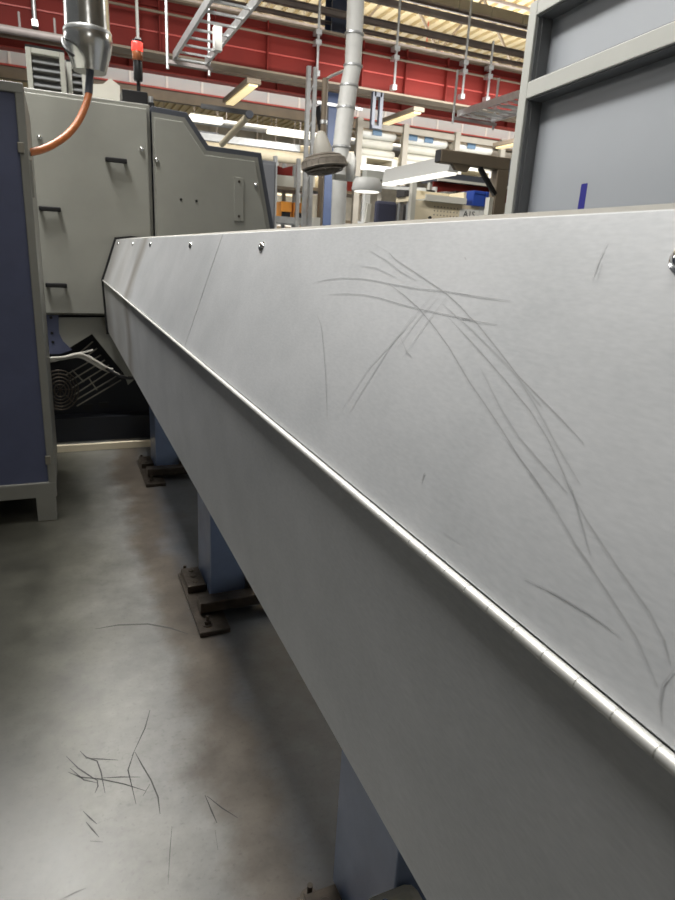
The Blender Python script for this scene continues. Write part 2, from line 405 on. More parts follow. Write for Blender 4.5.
for pts in (z1([(250, 90), (300, 150), (340, 215), (390, 300), (440, 370)], 440, 440, S3), z1([(372, 125), (385, 170), (405, 240), (430, 330)], 440, 440, S3), z1([(330, 66), (390, 100), (440, 140), (495, 170)], 270, 230, S1), z1([(345, 45), (395, 72)], 270, 230, S1),
            z1([(295, 118), (360, 128), (430, 162)], 270, 230, S1), z1([(575, 215), (500, 300), (430, 395)], 270, 230, S1), z1([(605, 215), (530, 310), (445, 435)], 270, 230, S1),
            z1([(560, 200), (440, 350), (330, 470), (240, 610)], 270, 230, S1), z1([(480, 290), (400, 400), (300, 560), (265, 620)], 270, 230, S1),
            z1([(440, 360), (460, 410), (480, 430)], 270, 230, S1), z1([(60, 170), (140, 240), (230, 330), (320, 440)], 420, 240, S2),
            z1([(160, 340), (210, 440), (260, 520), (330, 600), (390, 670)], 420, 240, S2), z1([(255, 360), (300, 430), (360, 540), (420, 640)], 420, 240, S2),
            z1([(495, 5), (470, 60), (455, 105)], 420, 240, S2), z1([(480, 60), (466, 105)], 420, 240, S2),
            z1([(190, 0), (250, 80), (330, 190)], 440, 440, S3), z1([(350, 100), (420, 230), (500, 350), (600, 490), (640, 570), (658, 640)], 440, 440, S3),
            z1([(675, 655), (640, 700), (630, 750), (636, 810)], 440, 440, S3), z1([(380, 290), (470, 420), (560, 560), (625, 710)], 440, 440, S3),
            z1([(240, 395), (330, 440), (430, 500), (520, 565)], 440, 440, S3), z1([(10, 265), (65, 300)], 440, 440, S3)):
    scr(pts, 0.0008, 2)
scr(z1([(5, 638), (10, 620), (14, 616)], 420, 240, S2), 0.0012); scr(z1([(118, 46), (122, 52)], 420, 240, S2), 0.0018); scr([(424, 474), (421, 482)], 0.001)
near.build('cover_panel', ['feeder', 'scratch', 'scratchfaint'], bf)['label'] = 'near lid panel with curved scratches'
MB().strip(up_prof, SEAM + 0.0022, YE, 0.003).build('cover_panel', 'feeder', bf)['label'] = 'far lid panel with brown oil streaks'
MB().strip([(0.249, 0.737), (0.2367, 1.0395)], -1.3, YE, 0.004).build('side_panel', 'feeder', bf)['label'] = 'plain lower side panel'
MB().strip([(0.645, 1.045), (0.63, 0.735), (0.249, 0.735)], -1.3, YE, 0.004).build('back_panel', 'feeder', bf)
MB().strip(back_prof, -1.3, YE, 0.003).build('top_cap', 'topcap', bf)['label'] = 'dull sloped top cap behind the lids'
# hinge: knuckles on a pin
h = MB(); hp = Vector((0.2335, 0, 1.045)); y = -1.3
h.cyl(hp + Vector((0.0003, -1.3, 0)), hp + Vector((0.0003, YE, 0)), 0.0037, 10)
while y < YE - 0.02:
    h.lathe(hp + Vector((0, y + 0.0003, 0)), hp + Vector((0, y + 0.0247, 0)), [(0, 0.0040), (1, 0.0040)], 10)
    y += 0.025
h.build('piano_hinge', 'hinge', bf)['label'] = 'bright knuckled hinge strip'
for yy in (0.253, 1.060, 1.70, 2.50, 3.12, 3.92):
    c = CA + (CB - CA) * 0.895 + Vector((0, yy, 0)) - CN * 0.0005
    s = MB(); s.lathe(c, c + CN * 0.0016, [(0, 0.0098), (0.8, 0.0098), (1, 0.0092)], 24)
    s.lathe(c + CN * 0.0016, c + CN * 0.0062, [(0, 0.0078), (0.4, 0.0074), (0.75, 0.0058), (1, 0.0036)], 24)
    s.build('screw', 'chrome', bf)
g = MB(); 
op = [(0.226, 1.048), (0.314, 1.298), (0.41, 1.312), (0.61, 1.30), (0.657, 1.05), (0.642, 0.722), (0.238, 0.722)]
g.prism([(x, YE, z) for x, z in op], (0, 0.020, 0)); g.build('end_gasket', 'rubber', bf)
g = MB(); op2 = [(0.2385, 1.046), (0.3235, 1.2835), (0.40, 1.295), (0.598, 1.284), (0.641, 1.05), (0.627, 0.74), (0.2525, 0.74)]
g.prism([(x, -1.3, z) for x, z in op2], (0, 0.004, 0)); g.build('end_plate', 'feeder', bf)
# floor stands
for k, (yf, lab) in enumerate(((0.645, 'near'), (2.058, 'middle'), (3.54, 'far'))):
    lg = MB().box(0.432, 0.60, yf, yf + 0.232, 0.02, 0.734).build('support_leg', 'blue', bf, 0.004)
    lg['label'] = 'blue painted box section leg, %s of the three' % lab
    bp = MB().box(0.350, 0.455, yf - 0.215, yf + 0.225, 0.0, 0.018); bp.box(0.45, 0.80, yf - 0.05, yf + 0.20, 0.0, 0.02)
    bp.build('base_plate', 'steel', lg, 0.002)
    cb = MB().box(0.372, 0.80, yf - 0.115, yf - 0.055, 0.028, 0.068); cb.build('clamp_bar', 'steel', lg, 0.003)
    sb = MB().box(0.358, 0.426, yf + 0.055, yf + 0.205, 0.018, 0.046)
    for i in range(3): sb.cyl((0.392, yf + 0.085 + i * 0.045, 0.046), (0.392, yf + 0.085 + i * 0.045, 0.050), 0.011, 12)
    sb.build('levelling_block', 'steel', lg, 0.002)
    wd = MB().box(0.56, 0.585, yf - 0.05, yf - 0.002, 0.02, 0.10); wd.build('gusset', 'steel', lg)
    for bx, by in ((0.385, yf - 0.17), (0.40, yf - 0.03), (0.375, yf + 0.215), (0.42, yf - 0.035)):
        b = MB(); z0 = 0.018
        b.cyl((bx, by, z0), (bx, by, z0 + 0.003), 0.019, 18); b.cyl((bx, by, z0 + 0.003), (bx, by, z0 + 0.015), 0.0125, 6); b.cyl((bx, by, z0 + 0.015), (bx, by, z0 + 0.034), 0.006, 10)
        b.build('anchor_bolt', 'steel', lg)
# cream junction box at the near leg
jb = thing('junction_box', 'cream rounded box with a steel screw mounted on the near blue leg', 'box', (0.42, 0.60, 0.2))
p = MB(); p.box(0.364, 0.466, 0.560, 0.6445, 0.18, 0.294); p.build('body', 'offwhite', jb, 0.022)
p = MB(); p.lathe((0.395, 0.612, 0.292), (0.395, 0.612, 0.306), [(0, 0.0075), (0.5, 0.0075), (0.7, 0.0055), (1, 0.005)], 14); p.build('screw', 'chrome', jb)

# cable loops lying between the near leg and the housing
cw = MB()
for i in range(4):
    cw.tube([(0.555 + i * 0.02, 0.60, 0.003 + 0.005), (0.57 + i * 0.012, 0.61, 0.11 + i * 0.018), (0.60, 0.60, 0.165 + i * 0.012), (0.66, 0.60 - 0.02 * i, 0.12), (0.70, 0.60, 0.02)], 0.005, 8)
tag(cw.build('cable_loops', 'cabledark'), 'dark looped cables on the floor right of the cream box at the near leg', 'cable')

# ================================================================== KHAKI MACHINE
YM = 4.2
mc = thing('lathe_machine', 'large khaki grey machine with slate edged stepped housing behind the silver feeder', 'machine', (0.3, 4.9, 0))
def A(x, y, Y=YM): return at(x, y, Y)
zt = 2.045
lb = MB().box(-0.95, 0.548, YM + 0.02, 5.8, 0.83, zt + 0.005); lb.build('left_housing', 'beigedark', mc, 0.006)
pn = MB().box(-0.92, 0.528, YM - 0.002, YM + 0.018, 0.842, zt - 0.022); pn.build('left_cover', 'beige', mc, 0.004)
rimpts = [(0.556, 2.045), (A(187.5, 112).x, A(187.5, 112).z), (A(209, 145).x, A(209, 145).z), (A(262, 152.5).x, A(262, 152.5).z), (A(274.8, 228).x, A(274.8, 228).z), (1.415, 0.85), (1.415, 0.70), (0.556, 0.70)]
def inset(pts, y, d): return [Vector((x, y, z)) for x, z in pts]
rm = MB().prism([Vector((x, YM + 0.015, z)) for x, z in rimpts], (0, 1.55, 0)); rm.build('right_housing', 'rim', mc, 0.004)
def offs(pts, d):
    n = len(pts); out = []
    for i in range(n):
        p0 = Vector(pts[i - 1]); p1 = Vector(pts[i]); p2 = Vector(pts[(i + 1) % n])
        t1 = (p1 - p0).normalized(); t2 = (p2 - p1).normalized()
        n1 = Vector((t1.y, -t1.x)); n2 = Vector((t2.y, -t2.x))
        b = (n1 + n2); b = b / max(0.3, b.dot(n1)); out.append(tuple(p1 + b * d))
    return out
fr = offs([Vector(p).to_2d() if False else Vector((p[0], p[1])) for p in rimpts], 0.032)
fr[0] = (0.556, fr[0][1]); fr[-1] = (0.556, fr[-1][1])
MB().prism([Vector((x, YM + 0.004, z)) for x, z in fr], (0, 0.012, 0)).build('right_frame', 'beigedark', mc)
fr2 = offs([Vector((p[0], p[1])) for p in fr], 0.027); fr2[0] = (0.566, fr2[0][1]); fr2[-1] = (0.566, fr2[-1][1])
MB().prism([Vector((x, YM - 0.008, z)) for x, z in fr2], (0, 0.013, 0)).build('right_cover', 'beige', mc, 0.003)
def knob(px, py, Y0, r=0.014):
    c = A(px, py, Y0); b = MB(); b.lathe(c, c + Vector((0, -0.018, 0)), [(0, r), (0.4, r), (0.8, r * 0.75), (1, r * 0.4)], 16); return b
for px, py, Y0 in ((39.5, 137.5, YM - 0.002), (141.5, 149.5, YM - 0.002), (156.5, 160, YM - 0.008), (255.5, 185, YM - 0.008)):
    knob(px, py, Y0).build('quarter_turn_latch', 'chrome', mc)
for px, py in ((181, 199.5), (196.5, 201)):
    c = A(px, py, YM - 0.008); MB().cyl(c, c + Vector((0, -0.003, 0)), 0.008, 12).build('hole_plug', 'black', mc)
for x0, y0, x1, y1 in ((105, 160, 126.5, 162), (39, 209, 61, 209.5), (45.5, 285, 67, 285)):
    a = A(x0, y0); b = A(x1, y1); z = (a.z + b.z) / 2; y = YM - 0.002
    hd = MB().box(a.x, b.x, y - 0.045, y - 0.02, z - 0.013, z + 0.013)
    hd.box(a.x, a.x + 0.02, y - 0.03, y, z - 0.012, z + 0.012); hd.box(b.x - 0.02, b.x, y - 0.03, y, z - 0.012, z + 0.012)
    hd.build('pull_handle', 'black', mc, 0.005)
a = A(234, 177, YM - 0.008); b = A(244, 220, YM - 0.008)
pl = MB().box(a.x, a.x + 0.062, YM - 0.016, YM - 0.007, b.z - 0.01, a.z); pl.build('cover_strip', 'beige', mc, 0.002)
for zz in (a.z - 0.025, b.z + 0.02):
    MB().cyl((a.x + 0.031, YM - 0.016, zz), (a.x + 0.031, YM - 0.020, zz), 0.008, 10).build('strip_screw', 'steel', mc)
# base and the opening below
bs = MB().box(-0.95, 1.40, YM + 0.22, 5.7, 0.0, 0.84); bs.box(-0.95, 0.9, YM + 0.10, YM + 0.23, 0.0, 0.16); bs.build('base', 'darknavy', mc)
lp = MB().prism([A(x, y, YM + 0.05) for x, y in ((45, 317.5), (108, 317.5), (116, 335), (136, 378), (128, 385), (123.5, 373), (92, 334), (70, 347.5), (58, 352), (45, 352))], (0, 0.012, 0)); lp.build('lower_panel', 'beige', mc)
br = MB().prism([A(x, y, YM + 0.035) for x, y in ((36, 314), (58.5, 314), (59, 333), (63, 341), (72, 350), (60, 354), (36, 354))], (0, 0.012, 0)); br.build('bracket', 'navy', mc)
for x, y in ((51, 317.5), (52, 333), (53, 342)):
    c = A(x, y, YM + 0.035); MB().cyl(c, c + Vector((0, -0.004, 0)), 0.009, 10).build('bracket_bolt', 'black', mc)
gf = MB(); q = [A(x, y, YM + 0.09) for x, y in ((68, 349), (91.6, 334), (124, 373), (108, 384))]
for i in range(3): gf.bar(q[i], q[i + 1], 0.02, 0.02, (0, 1, 0))
gf.build('grille_frame', 'black', mc)
gb = MB()
for (x0, y0), (x1, y1) in (((78, 354), (93, 341.5)), ((84, 358), (97, 348.5)), ((66, 375), (101, 355)), ((70, 381), (105, 360)), ((72, 388), (109, 365)), ((74, 395), (112, 370)), ((76, 400), (117, 376)), ((77, 406), (121, 380)), ((72, 370), (84, 382)), ((88, 377), (97, 390))):
    gb.bar(A(x0, y0, YM + 0.10), A(x1, y1, YM + 0.10), 0.007, 0.007, (0, 1, 0))
gb.build('grille_bars', 'bars', mc)
fg = MB(); c = A(60, 390, YM + 0.06)
for k, r in enumerate((0.04, 0.062, 0.084, 0.106, 0.128)):
    fg.tube([c + Vector((math.cos(i * PI / 10) * r * 0.85, -0.02 * (1 - k / 5), math.sin(i * PI / 10) * r)) for i in range(20)], 0.0045, 6, 0, True)
for i in range(4):
    q = i * PI / 4; d = Vector((math.cos(q) * 0.85, 0, math.sin(q))) * 0.128; fg.bar(c - d + Vector((0, .008, 0)), c + d + Vector((0, .008, 0)), 0.005, 0.005, (0, 1, 0))
fg.build('fan_guard', 'steel', mc)
for px, py in ((88, 407), (104, 405)):
    a = A(px, py, YM + 0.218); MB().box(a.x - 0.03, a.x + 0.03, a.y - 0.003, a.y + 0.01, a.z - 0.02, a.z + 0.02).build('slot_cover', 'black', mc)
# loose cables out of the machine
cb = thing('cable_bundle', 'pale cables looping out under the khaki machine beside the blue cabinet', 'cable', A(85, 360, YM - 0.02))
paths = ([(40, 360), (52, 358), (66, 357), (80, 354), (92, 359), (104, 366), (112, 371), (122, 376), (134, 378)],
         [(40, 362), (54, 361), (68, 357), (82, 356), (96, 364), (106, 369)], [(40, 358.5), (58, 358), (74, 354), (86, 352), (93, 350)],
         [(76, 355), (88, 356), (98, 362), (108, 368), (113, 369)], [(40, 361), (60, 359.5), (78, 357), (90, 362), (100, 368), (110, 372)])
for i, pth in enumerate(paths):
    w = MB().tube([A(x, y, YM - 0.03 + 0.008 * (i % 3)) for x, y in pth], 0.0075 if i == 0 else 0.006, 8); w.build('cable', 'cable', cb)
w = MB().tube([A(106, 368, YM - .03), A(118, 375, YM - .03), A(126, 377.5, YM - .03), A(135, 378, YM - .03)], 0.011, 8); w.build('conduit', 'cabledark', cb)
# cream board along the machine foot
a = atz(50, 453, 0); tb = MB().box(-0.5, 0.52, 4.075, 4.10, 0.0, 0.045)
tag(tb.build('skirting_board', 'cream', bevel=0.003), 'cream wooden strip on the floor along the foot of the khaki machine', 'board')

# ================================================================== BLUE CABINET on the left
xr = -0.084; yb = 3.0
bc = thing('control_cabinet', 'tall dark blue panelled cabinet in a grey frame at the left edge', 'cabinet', (-0.7, 3.3, 0))
def fbox(x0, x1, z0, z1, y0, y1, name, m, bev=0.004): return MB().box(x0, x1, y0, y1, z0, z1).build(name, m, bc, bev)
fbox(-0.116, xr, 0.125, 1.825, yb, yb + 0.06, 'frame_post', 'beigedark'); fbox(-1.36, -1.316, 0.125, 1.825, yb, yb + 0.06, 'frame_post', 'beigedark')
fbox(-1.36, xr, 1.795, 1.832, yb - 0.002, yb + 0.06, 'top_rail', 'beigedark'); fbox(-1.36, xr, 0.118, 0.190, yb - 0.002, yb + 0.06, 'bottom_rail', 'beigedark')
fbox(-1.32, -0.105, 0.18, 1.80, yb + 0.012, yb + 0.035, 'front_panel', 'navy', 0.002)
fbox(-1.36, xr - 0.001, 0.12, 1.83, yb + 0.06, yb + 0.75, 'body', 'beigedark')
for x in (-0.175, -1.36):
    for y0 in (yb - 0.002, yb + 0.67): fbox(x, x + 0.083, 0.0, 0.125, y0, y0 + 0.08, 'foot', 'beigedark')
for z in (1.60, 0.30):
    MB().box(-0.122, -0.098, yb - 0.010, yb, z - 0.02, z + 0.02).build('hinge_clip', 'bars', bc, 0.003)
MB().box(xr, xr + 0.008, yb + 0.01, yb + 0.03, 1.42, 1.56).build('side_latch', 'beigedark', bc)

# ================================================================== silver duct and orange hose
dc = thing('exhaust_duct', 'shiny silver ventilation duct with tapered end hanging at upper left', 'duct', at(87, 75, 3.5))
c0 = at(90, 73, 3.5); c = Vector((c0.x, 3.5, 0))
def Zp(y): return at(88, y, 3.5).z
def R(px): return px * 2.95 / F / 2
p = MB().lathe((c.x, 3.5, Zp(32)), (c.x, 3.5, Zp(32) + 2.0), [(0, R(42)), (0.04, R(41)), (1, R(41))], 36); p.build('straight_section', 'silver', dc)
p = MB().lathe((c.x, 3.5, Zp(32)), (c.x, 3.5, Zp(72)), [(0, R(42)), (0.08, R(45)), (0.3, R(44.5)), (0.5, R(41)), (0.97, R(31)), (1.0, R(30))], 36); p.build('reducer', 'silver', dc)
p = MB().lathe((c.x, 3.5, Zp(30)), (c.x, 3.5, Zp(37)), [(0, R(42)), (0.3, R(44.5)), (0.7, R(44.5)), (1, R(43))], 36); p.build('clamp_ring', 'galv', dc)
sp = [(c.x - R(46), 3.48, Zp(44)), (c.x - R(47), 3.42, Zp(52)), (c.x - R(42), 3.38, Zp(60)), (c.x - R(30), 3.37, Zp(66))]
MB().tube(sp, 0.007, 8).build('strap', 'black', dc)
hs = thing('hose', 'orange rubber hose with a grey sleeve curving down from the silver duct', 'hose', at(88, 95, 3.45))
pp = [at(x, y, Y) for x, y, Y in ((89.0, 93, 3.46), (86, 104, 3.44), (79, 120, 3.40), (68, 134, 3.36), (54, 144, 3.32), (42, 149.5, 3.29), (29.5, 152.5, 3.27))]
MB().tube(pp, 0.0155, 12).build('rubber_hose', 'orange', hs)
MB().tube([Vector((c.x, 3.48, Zp(70))), at(89.5, 80, 3.47), at(88.5, 94, 3.46)], 0.0175, 12).build('sleeve', 'sleeve', hs)

# ================================================================== on top of the khaki machine
ZT = zt + 0.005
def louver(name, label, x0, x1, Y, ztop, m='beige', group=None):
    t = thing(name, label, 'vent', ((x0 + x1) / 2, Y + 0.2, ZT))
    w = x1 - x0
    MB().box(x0, x1, Y + 0.02, Y + 0.4, ZT, ztop - 0.02).build('body', 'louver', t)
    f = MB(); f.box(x0, x0 + 0.03, Y - 0.02, Y + 0.03, ZT, ztop); f.box(x1 - 0.03, x1, Y - 0.02, Y + 0.03, ZT, ztop); f.box(x0 + .03, x1 - .03, Y - 0.02, Y + 0.03, ztop - 0.03, ztop)
    f.build('frame', m, t, 0.003)
    s = MB(); n = int((ztop - 0.05 - ZT) / 0.042)
    for i in range(n):
        z = ZT + 0.02 + i * 0.042; s.prism([(x0 + .03, Y - 0.012, z), (x0 + .03, Y + 0.018, z + 0.03), (x0 + .03, Y + 0.018, z + 0.036), (x0 + .03, Y - 0.012, z + 0.006)], (w - .06, 0, 0))
    s.build('slats', 'gasket', t)
    MB().box(x0, x1, Y - 0.02, Y + 0.4, ztop, ztop + 0.012).build('lid', 'black', t)
    return t
a = at(25, 47, 4.7); b = at(64, 52, 4.7)
louver('louvered_vent', 'grey framed louvered vent box standing on the khaki machine by the duct', a.x, b.x, 4.7, a.z)
a = at(66, 62, 4.9); b = at(86, 66, 4.9)
louver('louvered_vent', 'smaller grey louvered vent box right of the larger one, behind the duct', a.x, b.x, 4.9, a.z, 'greyframe')
a = at(94, 82, 4.75); 
hp_ = [at(x, y, 4.75) for x, y in ((92, 97.5), (92, 84), (103, 84), (110, 78), (120, 86), (120, 97.5))]
hp_[0].z = hp_[-1].z = ZT
tag(MB().prism(hp_, (0, 0.15, 0)).build('sensor_housing', 'offwhite'), 'cream angular box on the machine top left of the signal tower', 'box')
st = thing('signal_tower', 'slim signal tower with a lit red lamp on the khaki machine', 'signal light', at(138, 90, 4.5))
def cseg(y0, y1, w, name, m):
    p0 = at(138, y0, 4.5); p1 = at(138, y1, 4.5); x = at(138, 70, 4.5).x; r = w * 3.8 / F / 2
    MB().lathe((x, 4.5, p1.z), (x, 4.5, p0.z), [(0, r * .9), (0.08, r), (0.92, r), (1, r * .9)], 20).build(name, m, st)
cseg(40, 43, 9, 'cap', 'black'); cseg(42.5, 51.5, 11, 'red_lamp', 'redlamp'); cseg(51.5, 61, 10.5, 'amber_lamp', 'amberlamp'); cseg(61, 81, 9, 'body', 'black')
x = at(138, 70, 4.5).x
MB().cyl((x, 4.5, ZT + 0.03), (x, 4.5, at(138, 79, 4.5).z), 0.011, 12).build('stem', 'black', st)
a = at(121, 96, 4.5); b = at(147, 98, 4.5)
MB().box(a.x, b.x - 0.005, 4.42, 4.58, ZT, ZT + 0.105).build('mount', 'black', st, 0.004)
x = at(155, 100, 4.6).x
mk = thing('limit_switch', 'small dark switch block on the machine top right of the signal tower', 'switch', (x, 4.6, ZT))
MB().box(0.565, 0.60, 4.4, 4.46, 2.047, 2.10).build('body', 'black', mk, 0.004); MB().cyl((0.582, 4.43, 2.10), (0.582, 4.43, 2.135), 0.016, 10).build('button', 'galv', mk)
# grey cabinet behind the machine
a = at(262, 160, 6.2); b = at(277, 228, 6.2)
gc = thing('grey_locker', 'plain grey locker standing behind the right end of the khaki machine', 'cabinet', (a.x, 6.4, 0))
MB().box(a.x - 0.3, at(275.5, 190, 6.2).x, 6.2, 6.7, 0.05, a.z).build('body', 'locker', gc, 0.004); MB().box(a.x - 0.27, at(275.5, 190, 6.2).x - .03, 6.25, 6.65, 0, 0.05).build('plinth', 'black', gc)
MB().box(a.x - 0.28, at(275.5, 190, 6.2).x - .015, 6.188, 6.2, 0.08, a.z - 0.03).build('door', 'locker', gc, 0.003)

# ================================================================== right enclosure with pale panels
th = math.radians(-6.0)
en = thing('machine_enclosure', 'tall pale grey framed enclosure with lilac grey panels at upper right', 'cabinet', (2.0, 2.668, 0), th)
EM = W[en]
def eb(y0, y1, z0, z1, x0=0.0, x1=0.1):      # local box: u runs towards the viewer along -Y, x is depth
    m = MB().box(x0, x1, -y1, -y0, z0, z1)
    m.v = [EM @ v for v in m.v]; return m
LEN = 2.2; PW = 0.062; TOP = 2.375
eb(0, PW, 0, TOP).build('frame_post', 'greyframe', en, 0.004); eb(LEN - PW, LEN, 0, TOP).build('frame_post', 'greyframe', en, 0.004)
eb(PW, LEN - PW, TOP - 0.062, TOP).build('top_rail', 'greyframe', en, 0.004)
eb(PW, LEN - PW, 1.984, 2.052).build('middle_rail', 'greyframe', en, 0.004)
eb(PW, LEN - PW, 0.0, 0.10).build('bottom_rail', 'greyframe', en, 0.004)
for z0, z1 in ((0.10, 1.984), (2.052, TOP - 0.062)):
    r = eb(PW, PW + 0.006, z0, z1, 0.012, 0.088); q = eb(LEN - PW - 0.006, LEN - PW, z0, z1, 0.012, 0.088)
    for z in ((z0, z0 + 0.006), (z1 - 0.006, z1)):
        k = eb(PW, LEN - PW, z[0], z[1], 0.012, 0.088); r._add(k.v, k.f)
    r._add(q.v, q.f); k = eb(PW, PW + 0.012, z0, z1, 0.03, 0.036); r._add(k.v, k.f)
    r.build('rebate_seal', 'gasket', en)
    pnl = eb(PW - 0.01, LEN - PW + 0.01, z0 - 0.01, z1 + 0.01, 0.084, 0.098).build('panel', 'lilac', en)
    if z0 < 1:
        pnl['label'] = 'large lower lilac grey panel with a strip of blue tape'; low = pnl
    else: pnl['label'] = 'upper lilac grey panel'
eb(0, LEN, 0.01, TOP - 0.01, 0.10, 1.3).build('body', 'greyframe', en)
# tape on the panel: intersect with the panel plane
def onpanel(x, y, dep):
    d = ray(x, y); o = Vector((0, 0, EYE)); p0 = EM @ Vector((dep, 0, 0)); n = EM.to_3x3() @ Vector((1, 0, 0)); return o + d * ((p0 - o).dot(n) / d.dot(n))
t0, t1, t2, t3 = (onpanel(x, y, 0.0834) for x, y in ((577, 212), (583.5, 211.5), (587.7, 183), (581.5, 184)))
tp = MB().prism([t0, t1, t2, t3], (EM.to_3x3() @ Vector((0.0006, 0, 0)))); tp.build('tape_strip', 'tape', low)['label'] = 'short strip of dark blue tape'

# ================================================================== crane bridge
YG = 11.0
gz0 = 4.07; gz1 = 4.775
cg = thing('crane_girder', 'long red crane girder spanning the hall, nearest of the two', 'beam', (5, YG, gz0))
x0, x1 = -3.0, 16.0
MB().box(x0, x1, YG + 0.10, YG + 0.12, gz0, gz1).build('web', 'red', cg)
MB().box(x0, x1, YG, YG + 0.30, gz1, gz1 + 0.03).build('top_flange', 'brown', cg)
MB().box(x0, x1, YG - 0.02, YG + 0.30, gz0 - 0.03, gz0).build('bottom_flange', 'brown', cg)
xx = x0 + 0.4
while xx < x1:
    MB().box(xx, xx + 0.02, YG + 0.01, YG + 0.10, gz0, gz1).build('stiffener', 'red', cg); xx += 0.84
MB().box(x0, x1, YG + 0.085, YG + 0.10, 4.34, 4.36).build('weld_line', 'redlite', cg)
MB().box(x0, x1, YG + 0.06, YG + 0.10, gz1 - 0.11, gz1 - 0.085).build('upper_rib', 'red', cg)
zc = at(300, 39, YG - 0.1).z
MB().cyl((x0, YG - 0.05, zc), (x1, YG - 0.05, zc), 0.018, 8).build('conduit', 'brown', cg)
YG2 = 12.9
cg2 = thing('crane_girder', 'red crane girder seen below and behind the nearest one', 'beam', (5, YG2, 3.9))
zb = at(315, 96, YG2).z
MB().box(x0, 18, YG2 + 0.1, YG2 + 0.12, zb, zb + 0.75).build('web', 'red', cg2)
MB().box(x0, 18, YG2, YG2 + 0.22, zb - 0.02, zb).build('bottom_flange', 'redlite', cg2); MB().box(x0, 18, YG2, YG2 + 0.22, zb + 0.75, zb + 0.77).build('top_flange', 'brown', cg2)
xx = 0.0
while xx < 18:
    MB().box(xx, xx + 0.03, YG2, YG2 + 0.10, zb, zb + 0.75).build('stiffener', 'red', cg2); xx += 1.35
a = at(250, 74.5, 11.9)
rr = thing('conductor_rail', 'brown rail between the two red crane girders', 'rail', (5, 11.9, a.z - .06))
MB().box(x0, 17, 11.86, 11.94, a.z - 0.055, a.z + 0.03).build('rail', 'brown', rr)
MB().box(x0, 17, 11.80, 12.0, a.z + 0.03, a.z + 0.045).build('cover', 'plum', rr)
for px in (164, 218, 254, 291, 330, 367, 426, 480):
    q = at(px, 70, 11.9); MB().box(q.x, q.x + 0.06, 11.82, 11.86, a.z - 0.01, a.z + 0.075).build('clip', 'black', rr)
# dark pipe crossing at the upper left
zp = at(30, 33.5, 10.2).z
dp = thing('pipe', 'dark pipe under the red girder at the upper left behind the duct', 'pipe', (0, 10.2, zp))
MB().cyl((-2.5, 10.2, zp), (0.62, 10.2, zp), 0.05, 12).build('run', 'plum', dp)
for px in (20, 55): q = at(px, 30, 10.2); MB().cyl((q.x, 10.2, zp), (q.x, 10.2, gz0 - 0.03), 0.015, 8).build('hanger', 'plum', dp)

# rails and rods above the girder
def railbeam(p, q, Y, hpx, m, label, name='guard_rail'):
    a = at(*p, Y); b = at(*q, Y); z = (a.z + b.z) / 2; h_ = hpx * Y * 1.12 / F
    t = thing(name, label, 'beam', (6, Y, z - h_ / 2))
    MB().box(-1.5 if p[0] < 330 else 3.4, 16, Y - 0.03, Y + 0.03, z - h_ / 2, z + h_ / 2).build('channel_web', m, t)
    f_ = MB().box(-1.5 if p[0] < 330 else 3.4, 16, Y - 0.05, Y + 0.05, z + h_ / 2, z + h_ / 2 + 0.015); f_.box(-1.5 if p[0] < 330 else 3.4, 16, Y - 0.05, Y + 0.05, z - h_ / 2 - 0.015, z - h_ / 2); f_.build('channel_flanges', 'plum', t)
    return z
zr1 = railbeam((320, 11), (520, 53), 11.6, 3.2, 'plum', 'dark steel rail just above the red girder, lower of the pair')
zr2 = railbeam((400, 6), (520, 33), 11.9, 3.2, 'plum', 'dark steel rail high above the red girder, upper of the pair')
zr3 = railbeam((280, 13), (470, 54), 12.3, 1.2, 'plum', 'thin brown rail between the red girder and the lower dark rail', 'thin_rail')
lt = thing('lighting_trunk', 'row of pale grey box sections hanging above the dark rails', 'lighting trunk', (7, 12.8, 5.5))
p_ = at(470, 8, 12.8); hh = 8 * 12.8 * 1.15 / F
xs = 4.6
while xs < 15: MB().box(xs, xs + 0.78, 12.7, 12.9, p_.z - hh / 2, p_.z + hh / 2).build('box_section', 'offwhite', lt, 0.01); xs += 0.80
MB().box(4.6, 15, 12.77, 12.83, p_.z - hh / 2 - 0.05, p_.z - hh / 2).build('rail', 'plum', lt)
for px, ytop, ybot, nm in ((35, -10, 24, 'white hanging rod at the upper left in front of the red girder'), (138, -10, 42, 'thin rod above the signal tower in front of the red girder'), (317, -6, 74, 'hanging rod left of the white pipe across the red girder'), (394, -6, 88, 'hanging rod right of the white pipe across the red girder'), (462, -6, 97, 'bright hanging rod left of the pale enclosure'), (487, 40, 100, 'pale rod close to the pale enclosure, with cross clamp')):
    b0 = at(px, ybot, YG - 0.12); t0_ = at(px, ytop, YG - 0.12)
    t = thing('hanger_rod', nm, 'rod', (b0.x, b0.y, b0.z))
    zt_ = 6.0 if ytop < 0 else t0_.z
    MB().cyl((b0.x, b0.y, b0.z), (b0.x, b0.y, zt_), 0.022 if px > 100 else 0.03, 10).build('rod', 'galv' if px not in (138,) else 'white', t)
    MB().box(b0.x - 0.04, b0.x + 0.04, b0.y - 0.03, b0.y + 0.09, b0.z - 0.03, b0.z + 0.05).build('end_clamp', 'galv', t)
    if px > 300:
        for zz in (zc, zc + 0.14): MB().box(b0.x - 0.05, b0.x + 0.05, b0.y - 0.03, b0.y + 0.12, zz - 0.035, zz + 0.035).build('pipe_clamp', 'galv', t)

